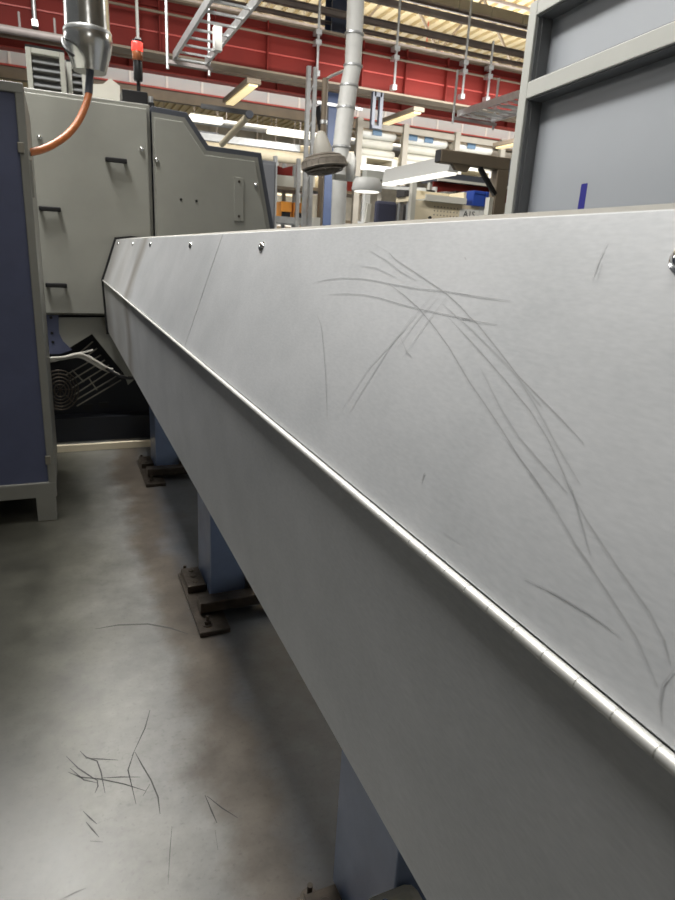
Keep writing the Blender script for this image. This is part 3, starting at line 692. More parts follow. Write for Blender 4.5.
# cable ladders running towards the viewer
def ladder(p0, p1, Y, ynear, label, name, rungs=14, zdep=0.09):
    a = at(*p0, Y); b = at(*p1, Y); z = (a.z + b.z) / 2
    t = thing(name, label, 'cable tray', ((a.x + b.x) / 2, Y, z - zdep))
    for x in (a.x, b.x): MB().bar((x, Y, z), (x, ynear, z), 0.03, zdep).build('side_rail', 'galv', t)
    n = int((Y - ynear) / 0.3)
    for i in range(n + 1): MB().bar((a.x, Y - i * 0.3, z - 0.02), (b.x, Y - i * 0.3, z - 0.02), 0.03, 0.02).build('rung', 'galv', t)
    e = MB().bar((a.x - 0.08, Y, z - 0.07), (b.x + 0.08, Y, z - 0.07), 0.05, 0.04); e.build('end_bracket', 'plum', t)
    for x in (a.x - 0.08, b.x + 0.04): MB().cyl((x, Y, z - 0.15), (x, Y, gz0 + 0.02), 0.018, 8).build('hanger', 'galv', t)
    return t, a, b, z
ld, la, lb_, lz = ladder((174, 56), (206, 62), 8.9, 4.6, 'grey cable ladder with rungs coming overhead left of the white pipe', 'cable_ladder')
MB().box((la.x + lb_.x) / 2 + .02, (la.x + lb_.x) / 2 + 0.10, 7.6, 7.7, lz - 0.2, lz + 0.03).build('cable_tag', 'paper', ld)
ct, ca, cb_, cz = ladder((458, 113), (492, 120), 9.3, 3.6, 'grey cable tray running behind the pale enclosure at upper right', 'cable_tray')
ms = MB(); yy = 9.3
while yy > 6.0:
    ms.bar((ca.x, yy, cz - 0.02), (cb_.x, yy - 0.15, cz - 0.02), 0.01, 0.01); ms.bar((cb_.x, yy, cz - 0.02), (ca.x, yy - 0.15, cz - 0.02), 0.01, 0.01); yy -= 0.15
ms.build('mesh_bottom', 'galv', ct)

# fascia of pale panels behind the crane and the brown beam under it
YB = 16.0
zb1 = at(150, 87, YB).z
fb = MB().box(-4, 24, YB, YB + 0.08, zb1, zb1 + 1.1)
struct(fb.build('trim_1', 'band'))
sm = MB(); xx = -3.8
while xx < 24: sm.box(xx, xx + 0.05, YB - 0.02, YB, zb1, zb1 + 1.1); xx += 0.78
struct(sm.build('trim_2', 'bandseam'))
bb = thing('runway_beam', 'brown beam with a thin red edge under the pale grey cladding', 'beam', (8, YB - .1, zb1 - 0.26))
MB().box(-4, 24, YB - 0.12, YB + 0.05, zb1 - 0.25, zb1 - 0.035).build('beam_body', 'brown', bb); MB().box(-4, 24, YB - 0.16, YB + 0.08, zb1 - 0.035, zb1 - 0.001).build('red_edge', 'redlite', bb)

# roof trusses
for k, (Y, lab) in enumerate(((17.5, 'dark roof truss with crossed braces, nearest of three'), (23.0, 'dark roof truss with crossed braces, middle of three'), (30.0, 'dark roof truss with crossed braces, farthest of three'))):
    t = thing('roof_truss', lab, 'truss', (10, Y, 7.3), 0, 'roof trusses')
    zlo = (6.95, 7.5, 7.6)[k]
    MB().box(-8, 30, Y - 0.04, Y + 0.04, zlo - 0.07, zlo).build('bottom_chord', 'plum', t); MB().box(-8, 30, Y - 0.04, Y + 0.04, 8.45, 8.52).build('top_chord', 'plum', t)
    i = 0; xx = -8
    w_ = MB()
    while xx < 28:
        w_.bar((xx, Y, zlo), (xx + 1.3, Y, 8.47), 0.06, 0.06, (0, 1, 0)); w_.bar((xx + 1.3, Y, 8.47), (xx + 2.6, Y, zlo), 0.06, 0.06, (0, 1, 0))
        w_.bar((xx, Y, zlo), (xx + 2.6, Y + 4.5, 8.47), 0.05, 0.05); xx += 2.6
    w_.build('web_braces', 'brown', t)
for xx, lab in ((3.9, 'white roof strut left of the bright rod, behind the dark rails'), (5.2, 'white roof strut in line with the right hanging rod')):
    pass
rl = thing('sprinkler_pipe', 'thin red pipe under the roof deck near the pale enclosure', 'pipe', (12, 20, 7.2))
q0 = at(442, 53, 19); q1 = at(487, 31, 19)
MB().cyl((q0.x, 19, q0.z), (q0.x, 30, q0.z), 0.05, 10).build('run', 'redlite', rl)
for k in range(3): MB().cyl((q0.x, 20 + 3.5 * k, q0.z), (q0.x, 20 + 3.5 * k, 8.6), 0.015, 6).build('hanger', 'redlite', rl)

# ================================================================== column, pipe, fan
a = at(327, 150, 11.9); b = at(347, 150, 11.9)
cl = thing('building_column', 'tall blue steel column behind the white pipe', 'column', ((a.x + b.x) / 2, 12.1, 0))
MB().box(a.x, b.x, 11.95, 11.97, 0, 8.55).build('front_flange', 'colblue', cl); MB().box(a.x, b.x, 12.27, 12.29, 0, 8.55).build('rear_flange', 'colblue', cl)
MB().box((a.x + b.x) / 2 - 0.01, (a.x + b.x) / 2 + 0.01, 11.97, 12.27, 0, 8.55).build('web', 'colblue', cl)
MB().prism([(a.x - 0.18, 11.9, 3.9), (a.x, 11.9, 3.9), (a.x, 11.9, 3.35), (a.x - 0.1, 11.9, 3.55)], (0, 0.25, 0)).build('corbel', 'darknavy', cl)
MB().box(a.x - 0.25, b.x + 0.25, 11.85, 11.90, 3.9, 3.95).build('bracket_bar', 'galv', cl)
a = at(322.5, 150, 9.6)
bpz = at(323, 78, 9.6).z
bpole = thing('conduit_pole', 'brown vertical conduit pole left of the blue column', 'pole', (a.x, 9.6, 0))
MB().cyl((a.x, 9.6, 0), (a.x, 9.6, bpz), 0.045, 12).build('pole', 'brown', bpole)
MB().tube([(a.x, 9.6, bpz - 0.02), (a.x + 0.1, 9.6, bpz + 0.05), (a.x + 0.4, 9.6, bpz + 0.2)], 0.02, 8).build('arm', 'galv', bpole)
for zz in (1.2, bpz - 0.6): MB().cyl((a.x, 9.6, zz), (a.x, 9.6, zz + 0.05), 0.056, 12).build('coupling', 'galv', bpole)
YP = 8.6
vp = thing('ventilation_pipe', 'pale grey segmented ventilation pipe descending in the middle background', 'pipe', at(337, 225, YP))
def seg(p, q, wp, wq, name='pipe_segment'):
    a = at(*p, YP); b = at(*q, YP); k = YP * 1.1 / F / 2
    return MB().lathe(a, b, [(0, wp * k), (1, wq * k)], 22).build(name, 'whitepipe', vp)
seg((356.5, -20), (354.5, 34), 14.5, 14.5); seg((354.5, 34), (353, 66), 14.5, 14.5); seg((353, 66), (349, 86), 15, 15); seg((349, 86), (346, 108), 15.5, 15.5); seg((346, 108), (341.5, 147), 15.5, 15.5); seg((341.5, 147), (340, 170), 14.5, 14)
b_ = at(340, 170, YP); seg((340, 170), (337.5, 240), 13.5, 13.5)
k = YP * 1.1 / F / 2
low_ = at(337.5, 240, YP); MB().cyl((low_.x, YP, 0), (low_.x, YP, low_.z), 13.5 * k, 22).build('pipe_segment', 'whitepipe', vp)
for p in ((354.5, 34), (353, 66), (349, 86), (346, 108), (341.5, 147)):
    c = at(*p, YP); d = Vector((0, 0, 0.016)); MB().lathe(c - d, c + d, [(0, 15.5 * k), (0.2, 17 * k), (0.8, 17 * k), (1, 15.5 * k)], 22).build('clamp_ring', 'galv', vp)
# fan
YF = 7.6
fc = at(324, 164, YF)
fn = thing('industrial_fan', 'dusty caged fan mounted in front of the white pipe', 'fan', fc)
kk = YF * 1.1 / F
ax = Vector((0.14, -0.10, -1.0)).normalized()       # faces mostly down
R1 = 19.5 * kk
uu = ax.cross(Vector((0, 1, 0))).normalized(); vv = ax.cross(uu)
def ring(r, off, tr): return [fc + ax * off + (uu * math.cos(2 * PI * i / 24) + vv * math.sin(2 * PI * i / 24)) * r for i in range(24)]
cgm = MB()
for r, off in ((R1, -0.03), (R1, 0.04), (R1 * .82, -0.075), (R1 * .82, 0.08), (R1 * .62, 0.095), (R1 * .6, -0.095), (R1 * .4, 0.10), (R1 * .4, -0.10), (R1 * .2, 0.10)): cgm.tube(ring(r, off, 0), 0.008, 6, 0, True)
for i in range(20):
    q = 2 * PI * i / 20; d = uu * math.cos(q) + vv * math.sin(q)
    cgm.tube([fc + d * R1 * .2 + ax * 0.10, fc + d * R1 * .7 + ax * 0.09, fc + d * R1 + ax * 0.03, fc + d * R1 - ax * 0.03, fc + d * R1 * .7 - ax * 0.085, fc + d * R1 * .25 - ax * 0.10], 0.004, 5, 2)
cgm.build('cage', 'fan', fn)
dm = MB(); dm.lathe(fc - ax * 0.055, fc + ax * 0.055, [(0, R1 * 0.93), (0.1, R1 * 1.01), (0.9, R1 * 1.01), (1, R1 * 0.93)], 32, caps=False); dm.build('drum', 'fan', fn)
MB().lathe(fc - ax * 0.10, fc - ax * 0.03, [(0, R1 * 0.45), (0.4, R1 * 0.8), (1, R1 * 0.99)], 32).build('rear_cowl', 'fan', fn)
bl = MB()
for i in range(4):
    q = i * PI / 2 + 0.4; d = uu * math.cos(q) + vv * math.sin(q); e = uu * math.cos(q + .75) + vv * math.sin(q + .75)
    bl.prism([fc + d * R1 * .12, fc + d * R1 * .86 + ax * 0.03, fc + (d + e).normalized() * R1 * .88, fc + e * R1 * .8 - ax * 0.03, fc + e * R1 * .12], ax * 0.006)
bl.build('blades', 'fan', fn)
MB().lathe(fc - ax * 0.07, fc - ax * 0.36, [(0, 0.12), (0.35, 0.115), (0.75, 0.075), (0.95, 0.05), (1, 0.03)], 20).build('motor', 'fanhub', fn)
arm0 = fc + Vector((0.12, 0.05, 0.06)); arm1 = at(351, 168, YF)
MB().tube([arm0, at(341, 157, YF), at(346, 163, YF), arm1], 0.02, 8).build('bracket_arm', 'fanhub', fn)
ds = at(350.5, 167, YF)
MB().lathe(ds + Vector((-0.045, 0, 0)), ds + Vector((0.05, -0.02, 0)), [(0, 0.10), (0.2, 0.16), (0.6, 0.165), (0.9, 0.12), (1, 0.05)], 22).build('pivot_disc', 'white', fn)
a = at(332, 177, YF + 0.3); b = at(356, 180, YF + 0.3)
MB().box(a.x, b.x, YF + 0.2, YF + 0.3, a.z - 0.03, a.z + 0.03).build('mounting_bar', 'greyframe', fn)

# ================================================================== rack uprights, orange bins, far things left of the pipe
ru = thing('rack_upright', 'grey rack upright frame of two posts left of the blue column', 'rack', at(309, 226, 8.8))
a = at(306, 150, 8.8); b = at(312, 150, 8.8); zt2 = at(307, 66, 8.8).z
for x, y in ((a.x, 8.8), (b.x, 8.8)): MB().box(x - 0.025, x + 0.025, y - 0.03, y + 0.03, 0, zt2).build('post', 'galv', ru)
lc = MB(); zz = 0.2
while zz < zt2 - 0.25: lc.bar((a.x, 8.8, zz), (b.x, 8.8, zz + 0.2), 0.015, 0.015, (0, 1, 0)); zz += 0.22
lc.build('lacing', 'galv', ru)
YS = 9.4
sh = thing('storage_shelf', 'grey shelf unit holding orange bins between the machine and the column', 'shelf', at(290, 226, YS))
a = at(272, 214, YS); b = at(308, 219, YS); z = at(290, 217, YS).z
MB().box(a.x, b.x, YS, YS + 0.6, z - 0.09, z).build('shelf_board', 'galv', sh)
z2 = at(290, 187, YS).z; MB().box(a.x, b.x, YS, YS + 0.6, z2 - 0.04, z2).build('shelf_board', 'brown', sh)
xp = at(295.5, 190, YS).x
for x in (a.x, b.x - 0.04, xp):
    MB().box(x, x + 0.05, YS - 0.05 + (0.0 if x != xp else 0), YS - 0.001, 0, at(290, 158, YS).z).build('shelf_post', 'galv', sh); MB().box(x, x + 0.05, YS + 0.601, YS + 0.65, 0, at(290, 158, YS).z).build('shelf_post', 'galv', sh)
bn = None
for k, px in enumerate((281, 294)):
    q = at(px, 213, YS + 0.02); w = 0.165
    t = thing('storage_bin', ('orange bin on the grey shelf, left of the two' if k == 0 else 'orange bin on the grey shelf, right of the two'), 'bin', (q.x + w / 2, YS + 0.2, z), 0, 'orange storage bins')
    m = MB(); H_ = 0.21
    m.box(q.x, q.x + w, YS + 0.02, YS + 0.035, z + 0.07, z + H_); m.box(q.x, q.x + w, YS + .385, YS + 0.40, z, z + H_); m.box(q.x, q.x + 0.012, YS + 0.035, YS + .385, z, z + H_); m.box(q.x + w - 0.012, q.x + w, YS + 0.035, YS + .385, z, z + H_)
    m.build('shell', 'orangebin', t, 0.004)
    MB().box(q.x + 0.012, q.x + w - 0.012, YS + 0.035, YS + 0.385, z, z + 0.07).build('contents', 'black', t)
q = at(305, 200, YS); q.x += 0.02; tag(MB().box(q.x - 0.04, q.x + 0.03, YS + 0.03, YS + 0.15, z + 0.16, z + 0.30).box(q.x - 0.035, q.x + 0.025, YS + 0.035, YS + 0.145, z, z + 0.16).build('bottle', 'yellow', bevel=0.015), 'yellow container on the grey shelf right of the orange bins', 'container')
q = at(276, 204, YS); tag(MB().box(q.x, q.x + 0.30, YS + 0.1, YS + 0.4, z2, z2 + 0.16).build('carton', 'offwhite', bevel=0.005), 'off white carton on the upper board of the grey shelf', 'box')
q = at(282, 171, YS); tag(MB().prism([(q.x - 0.1, YS + .1, z2 + 0.16), (q.x + 0.2, YS + .1, z2 + 0.16), (q.x + 0.2, YS + .1, z2 + 0.30), (q.x + 0.05, YS + .1, z2 + 0.26), (q.x - 0.1, YS + .1, z2 + 0.30)], (0, 0.2, 0)).build('red_hopper', 'red', bevel=0.004), 'red angular tray on the off white carton of the grey shelf', 'tray')
q0 = at(311, 217, 9.0); q1 = at(320, 227, 9.0)
tag(MB().box(q0.x, q1.x, 9.0, 9.012, q1.z, q0.z).box(q0.x + .05, q0.x + .08, 9.02, 9.05, 0, q0.z).build('notice_sheet', 'paper'), 'white sheet on a stand left of the blue column foot', 'sign')
# far ceiling lamps
def lamp(p, q, Y, th_px, label, group='far fluorescent lamps'):
    a = at(*p, Y); b = at(*q, Y); z = (a.z + b.z) / 2; h_ = th_px * Y * 1.1 / F
    t = thing('fluorescent_lamp', label, 'lamp', ((a.x + b.x) / 2, Y, z - h_ / 2), 0, group)
    MB().box(a.x, b.x, Y - 0.12, Y + 0.12, z - h_ / 2, z + h_ * .35).build('diffuser', 'tube', t, 0.01)
    MB().box(a.x, b.x, Y - 0.14, Y + 0.14, z + h_ * .35, z + h_ * .5).build('housing', 'white', t)
    for x in (a.x + 0.1, b.x - 0.1): MB().cyl((x, Y, z + h_ * .5), (x, Y, 8.52), 0.008, 6).build('suspension', 'plum', t)
lamp((190, 116), (222, 122), 18, 5, 'bright tube lamp above the step of the khaki machine')
lamp((268, 130), (320, 139), 18, 3.5, 'long bright tube lamp left of the blue column')
lamp((226, 101.5), (248, 105), 20, 3, 'dim tube lamp under the brown beam above the machine')
for k, (px, py) in enumerate(((293.5, 171), (299, 172.5), (305.5, 173.5), (316, 175.5), (315, 185))):
    lamp((px - 2.1, py - 0.3), (px + 2.1, py + 0.4), 24 + (k == 4) * 1.2, 3.2, ('small white far lamp left of the blue column, %s from the left' % ('first', 'second', 'third', 'fourth')[k]) if k < 4 else 'small white far lamp left of the blue column, lowest one', 'small far lamps')
def trough(p, q, X, label, w=0.22):
    a = atx(*p, X); b = atx(*q, X); z = (a.z + b.z) / 2
    t = thing('trough_lamp', label, 'lamp', (X, (a.y + b.y) / 2, z), 0, 'warm trough lamps')
    MB().box(X - w / 2, X + w / 2, min(a.y, b.y), max(a.y, b.y), z, z + 0.07).build('housing', 'brown', t)
    MB().box(X - w * .32, X + w * .32, min(a.y, b.y) + .05, max(a.y, b.y) - .05, z - 0.03, z - 0.001).build('diffuser', 'warmtube', t, 0.005)
    for y in [v for v in (a.y + (b.y - a.y) * k_ for k_ in (.1, .3, .5, .7, .9)) if not (10.7 < v < 13.2)][:2]: MB().cyl((X, y, z + 0.1), (X, y, 8.52), 0.008, 6).build('suspension', 'plum', t)
def yline(p, Y): return at(*p, Y).x
trough((229, 102), (254, 85.5), 2.95, 'warm yellow trough lamp over the khaki machine')
trough((385, 124), (419, 111), 6.1, 'warm yellow trough lamp right of the white pipe')
trough((497, 149), (526, 140), 8.0, 'warm yellow trough lamp beside the pale enclosure')
q0 = at(222, 144, 9); q1 = at(247, 118, 9)
a = at(222, 144, 10.5)
dg = thing('hoist_arm', 'cream diagonal tube with dark end above the step of the machine', 'pipe', a)
b = at(249, 115, 8.6)
MB().cyl(a, b, 0.045, 14).build('tube', 'tan', dg); MB().cyl(b, b + (b - a).normalized() * 0.05, 0.047, 14).build('end_cap', 'rim', dg)
MB().bar(at(201, 106, 8.8), at(249, 113, 8.6), 0.05, 0.05).build('dark_bar', 'black', dg)
a = at(246, 151, 12.5); b = at(304, 161, 12.5)
bpp = thing('overhead_pipe', 'thick cream pipe behind the right end of the machine', 'pipe', ((a.x + b.x) / 2, 12.5, a.z))
MB().cyl((a.x - 1.5, 12.5, (a.z + b.z) / 2), (b.x, 12.5, (a.z + b.z) / 2), 0.105, 18).build('pipe', 'tan', bpp); MB().cyl((b.x - .02, 12.5, (a.z + b.z) / 2), (b.x + .05, 12.5, (a.z + b.z) / 2), 0.13, 18).build('flange', 'galv', bpp)
MB().box(a.x - 1.5, b.x, 12.75, 12.85, a.z + 0.14, a.z + 0.26).build('carrier_beam', 'galv', bpp)
# far shelving across the hall
frk = None
def far_rack(x0, x1, Y, levels, label):
    t = thing('far_rack', label, 'rack', ((x0 + x1) / 2, Y, 0), 0, 'racks at the back of the hall')
    n = 4
    for i in range(n + 1):
        x = x0 + (x1 - x0) * i / n; MB().box(x - 0.05, x + 0.05, Y - 0.05, Y + 0.05, 0, levels[-1] + 0.6).build('post', 'galv', t)
    for z in levels: MB().box(x0, x1, Y, Y + 1.0, z - 0.1, z).build('shelf_board', 'brown', t)
    return t
cols = ['offwhite', 'white', 'plum', 'tan', 'galv', 'brown', 'rim', 'red', 'label']
nth = ('first', 'second', 'third', 'fourth', 'fifth', 'sixth', 'seventh', 'eighth', 'ninth', 'tenth', 'eleventh', 'twelfth')
for r_, (x0, x1, Y, lev, lab) in enumerate(((6.3, 9.3, 20, (1.55, 2.45, 3.35), 'tall rack of cartons between the khaki machine and the blue column'), (6.0, 13.0, 31, (2.6, 4.0, 5.4), 'farthest rack of cartons under the brown runway beam'))):
    far_rack(x0, x1, Y, lev, lab)
    for li, z in enumerate(lev):
        x = x0 + 0.12; n_ = 0
        while x < x1 - 0.9:
            w = random.uniform(0.4, 0.8) * (1 if r_ == 0 else 1.5); h_ = random.uniform(0.35, 0.7) * (1 if r_ == 0 else 1.5)
            o = MB().box(x, x + w, Y + 0.1, Y + 0.8, z + 0.002, z + h_).build('carton', random.choice(cols))
            tag(o, 'distant carton, %s shelf of the %s rack, %s from its left end' % (('bottom', 'middle', 'top')[li], ('nearer far', 'farthest')[r_], nth[min(n_, 11)]), 'box', 'distant cartons'); n_ += 1
            x += w + random.uniform(0.05, 0.2)
for X0, X1, Y, Z, rr_, m, lab in ((2, 14, 21, 5.0, 0.11, 'galv', 'pale overhead duct under the brown runway beam, nearest'), (2, 16, 26, 5.35, 0.14, 'tan', 'cream overhead pipe beyond the pale duct'), (2, 16, 33.5, 6.5, 0.18, 'rack', 'brownish overhead duct at the far end of the hall'), (3, 14, 26.8, 4.4, 0.09, 'galv', 'thin grey overhead pipe far behind the machine')):
    t = thing('overhead_duct', lab, 'duct', ((X0 + X1) / 2, Y, Z))
    MB().cyl((X0, Y, Z), (X1, Y, Z), rr_, 16).build('run', m, t)
    xx = X0 + 0.6
    while xx < X1: MB().cyl((xx, Y, Z + rr_), (xx, Y, 8.52), 0.012, 6).build('hanger', 'plum', t); xx += 2.4

# ================================================================== rack with white bins
YR = 12.6
ztop = at(402, 127, YR).z
rk = thing('pallet_rack', 'brown steel rack holding white bins right of the white pipe', 'rack', at(430, 226, YR))
posts = [358.5, 404, 455, 500, 545]
px_ = [at(p, 140 + (p - 358) * 0.17, YR).x for p in posts]
for x in px_:
    MB().box(x - 0.06, x + 0.06, YR - 0.06, YR + 0.04, 0, ztop + 0.05).build('post', 'rack', rk); MB().box(x - 0.05, x + 0.05, YR + 1.0, YR + 1.08, 0, ztop + 0.05).build('post', 'rack', rk)
zbm = at(380, 166, YR).z
for z in (ztop, zbm, zbm - 1.1):
    MB().box(px_[0], px_[-1], YR - 0.02, YR + 0.02, z - 0.11, z).build('beam', 'rack' if z == ztop else 'galv', rk); MB().box(px_[0], px_[-1], YR + 1.0, YR + 1.04, z - 0.11, z).build('beam', 'rack', rk)
MB().box(px_[0], px_[-1], YR + 0.02, YR + 1.0, zbm - 0.04, zbm - 0.001).build('deck_board', 'tan', rk)
def bin_stack(x0, x1, labels, where):
    w = x1 - x0
    pt = thing('pallet', 'pale pallet under the white rolls in the %s bay of the rack' % where, 'pallet', ((x0 + x1) / 2, YR + .5, zbm), 0, 'pallets in the rack')
    MB().box(x0, x1, YR + 0.05, YR + 0.95, zbm + 0.13, zbm + 0.17).build('top_board', 'offwhite', pt)
    for x in (x0, x1 - 0.14): MB().box(x, x + 0.14, YR + 0.05, YR + 0.95, zbm, zbm + 0.13).build('bearer', 'offwhite', pt)
    base = zbm + 0.17
    nm = ('bottom', 'middle', 'top')
    full = ztop - 0.08 - base
    for k in range(3):
        hk = full * 0.333; z0_ = base + k * full * 0.3335
        t = thing('wrapped_roll', 'white wrapped roll, %s of the stack in the %s bay of the rack' % (nm[k], where), 'roll', ((x0 + x1) / 2, YR + .5, z0_), 0, 'white wrapped rolls')
        m = MB(); yc = YR + 0.3; r = hk / 2
        m.prism([(x0 + 0.02 + 0.05 * (k == 1), yc + math.cos(i * PI / 8) * r * 1.5, z0_ + r + math.sin(i * PI / 8) * r * 0.98) for i in range(16)], (w - 0.04 - 0.1 * (k == 1), 0, 0))
        m.build('wrap', 'white' if k == 2 else 'offwhite', t)
        if k == 2:
            for lx in labels:
                l = MB().box(lx, lx + 0.21, yc - r * 1.5 - 0.03, yc - r * 1.5 - 0.01, z0_ + hk * 0.35, z0_ + hk * 0.35 + 0.2); l.build('blue_label', 'label', t)
bin_stack(px_[0] + 0.09, px_[1] - 0.09, [at(376, 130, YR).x], 'left')
bin_stack(px_[1] + 0.09, px_[2] - 0.09, [at(412, 138, YR).x, at(428, 141, YR).x], 'second')
bin_stack(px_[2] + 0.09, px_[3] - 0.09, [at(471, 148, YR).x], 'third')
# dangling bracket under the girder
bk = thing('pipe_bracket', 'dark hanging bracket under the red girder right of the white pipe', 'bracket', at(380, 125, 10.9))
a = at(377.5, 92, 10.9); b = at(385, 92, 10.9); zlow = at(381, 125, 10.9).z
for x in (a.x, b.x): MB().box(x - 0.03, x + 0.03, 11.0, 11.08, zlow, gz0 - 0.03).build('leg', 'rim', bk)
MB().box(a.x, b.x, 11.0, 11.08, gz0 - 0.10, gz0 - 0.031).build('cross_bar', 'rim', bk); MB().box(a.x - .02, b.x + 0.02, 10.98, 11.1, zlow - 0.05, zlow).build('foot', 'rim', bk)

# ================================================================== workbench with lamps
YW = 4.1
wf = thing('lamp_gantry', 'brown aluminium gantry over the workbench left of the pale enclosure', 'gantry', at(480, 226, YW))
a = at(438, 157, YW); b = at(503, 168, YW); zbt = at(470, 153.5, YW).z; zbb = at(470, 166.5, YW).z
xR = at(498, 190, YW).x
MB().box(a.x, xR + 0.05, YW - 0.04, YW + 0.04, zbb, zbt).build('top_beam', 'brown', wf, 0.006)
MB().box(a.x - 0.003, a.x, YW - 0.035, YW + 0.035, zbb + 0.004, zbt - 0.004).build('end_cap', 'black', wf)
MB().box(xR - 0.05, xR + 0.05, YW - 0.041, YW + 0.039, 0, zbb).build('post', 'brown', wf, 0.006)
MB().bar((xR - 0.20, YW - 0.03, zbb - 0.005), (xR - 0.045, YW - 0.03, zbb - 0.17), 0.03, 0.025, (0, 1, 0)).build('brace', 'black', wf)
MB().box(xR - 0.085, xR - 0.052, YW - 0.03, YW + 0.02, 0, zbb - 0.19).build('edge_strip', 'offwhite', wf)
MB().prism([at(x, y, YW - 0.03) for x, y in ((452, 163), (471, 166), (467, 172), (456, 170))], (0, 0.03, 0)).build('lamp_bracket', 'brown', wf)
XL = 3.05
def bench_lamp(pf, pn, label, hpx):
    a = atx(*pf, XL); b = atx(*pn, XL); z = (a.z + b.z) / 2
    t = thing('bench_lamp', label, 'lamp', (XL, (a.y + b.y) / 2, z), 0, 'linear bench lamps')
    y0, y1 = min(a.y, b.y), max(a.y, b.y)
    m = MB().prism([(XL - 0.05, y0, z + 0.02), (XL + 0.05, y0, z + 0.02), (XL + 0.035, y0, z + hpx), (XL - 0.03, y0, z + hpx)], (0, y1 - y0, 0)); m.build('housing', 'lamphousing', t, 0.004)
    MB().box(XL - 0.055, XL + 0.045, y0 + 0.02, y1 - 0.02, z, z + 0.0199).build('diffuser', 'bench_tube', t)
    MB().cyl((XL + 0.0, y0 - 0.004, z + hpx * 0.55), (XL + 0.0, y0, z + hpx * 0.55), 0.012, 10).build('end_screw', 'black', t)
bench_lamp((386, 186), (453, 174.5), 'long white linear lamp hanging above the workbench', 0.15)
bench_lamp((470, 170.5), (494, 166.5), 'white linear lamp under the brown frame beam, nearer the enclosure', 0.05)
# round magnifier lamp and its box
q = at(367, 186, 6.6)
ml = thing('ring_lamp', 'white round lamp with lit underside left of the linear bench lamp', 'lamp', q)
MB().lathe(q + Vector((0, 0, -0.055)), q + Vector((0, 0, 0.075)), [(0, 0.155), (0.15, 0.165), (0.75, 0.15), (1, 0.13)], 28).build('shade', 'lamphousing', ml)
MB().cyl(q + Vector((0, 0, -0.062)), q + Vector((0, 0, -0.0555)), 0.135, 28).build('diffuser', 'bench_tube', ml)
MB().box(q.x - 0.02, q.x + 0.24, 6.58, 6.70, q.z + 0.075, q.z + 0.16).build('driver_box', 'greyframe', ml, 0.005)
MB().bar(q + Vector((0.13, 0, 0)), q + Vector((0.5, -0.4, -0.02)), 0.04, 0.03).build('arm', 'white', ml)
q0 = at(366, 190, 7.25)
xs_ = q0.x
lsd = thing('lamp_stand', 'white upright stand under the round lamp beside the navy chair', 'stand', (xs_, 7.25, 0))
MB().box(xs_ - 0.02, xs_ + 0.05, 7.22, 7.28, 0, q.z - 0.02).build('post', 'white', lsd, 0.005); MB().box(xs_ - 0.15, xs_ + 0.18, 7.1, 7.4, 0, 0.03).build('foot', 'white', lsd)
MB().bar((xs_ + 0.015, 7.21, at(366, 222, 7.2).z), (xs_ + 0.015, 7.18, at(372, 204, 7.2).z), 0.05, 0.05).build('elbow', 'offwhite', lsd)
def chair(px0, px1, py0, Y, m, label):
    a = at(px0, py0, Y); b = at(px1, py0 + 2, Y); t = thing('office_chair', label, 'chair', ((a.x + b.x) / 2, Y, 0)); cx = (a.x + b.x) / 2; hw = (b.x - a.x) / 2
    MB().box(cx - hw, cx + hw, Y, Y + 0.07, 1.15, a.z).build('backrest', m, t, 0.03)
    MB().box(cx - hw * 1.1, cx + hw * 1.1, Y - 0.02, Y + 0.45, 0.98, 1.06).build('seat', m, t, 0.03); MB().box(cx - .03, cx + .03, Y + 0.03, Y + 0.06, 1.0, 1.3).build('back_support', 'black', t)
    MB().cyl((cx, Y + 0.22, 0.1), (cx, Y + 0.22, 0.98), 0.03, 12).build('gas_column', 'black', t)
    for i in range(5):
        q = 2 * PI * i / 5; MB().bar((cx, Y + 0.22, 0.09), (cx + math.cos(q) * 0.28, Y + 0.22 + math.sin(q) * 0.28, 0.05), 0.05, 0.04).build('base_arm', 'black', t)
        MB().cyl((cx + math.cos(q) * 0.28 - 0.015, Y + 0.22 + math.sin(q) * 0.28, 0.03), (cx + math.cos(q) * 0.28 + 0.015, Y + 0.22 + math.sin(q) * 0.28, 0.03), 0.03, 10).build('castor', 'black', t)
chair(377, 398, 200, 6.3, 'chair', 'navy work chair with tall backrest under the linear bench lamp')
chair(398, 412, 203, 7.35, 'charcoal', 'charcoal work chair right of the navy one')
# pegboard partition with items
YK = 6.0
pb = thing('pegboard_panel', 'cream perforated partition panel below the bench lamps', 'partition', at(455, 226, YK))
a = at(412, 206, YK); b = at(494, 202, YK); 
L0 = at(413, 207, YK); L1 = at(493, 200, YK)
zpb = at(450, 203.5, YK).z
board = MB().box(L0.x, L1.x, YK, YK + 0.03, 0.6, zpb)
board.cur = 1
x = L0.x + 0.25
while x < L1.x - 0.3:
    z = zpb - 0.05
    while z > zpb - 0.18: board.box(x, x + 0.012, YK - 0.0006, YK + 0.001, z, z + 0.012); z -= 0.04
    x += 0.04
board.build('board', ['tan', 'brown'], pb)
for x in (L0.x - 0.03, L1.x): MB().box(x, x + 0.05, YK - 0.01, YK + 0.05, 0, at(415, 180, YK).z if x < L1.x else zpb + 0.2).build('post', 'offwhite', pb)
MB().cyl(at(430, 218, YK), at(430, 218, YK - 0.01), 0.02, 12).build('hole_plug', 'black', pb)
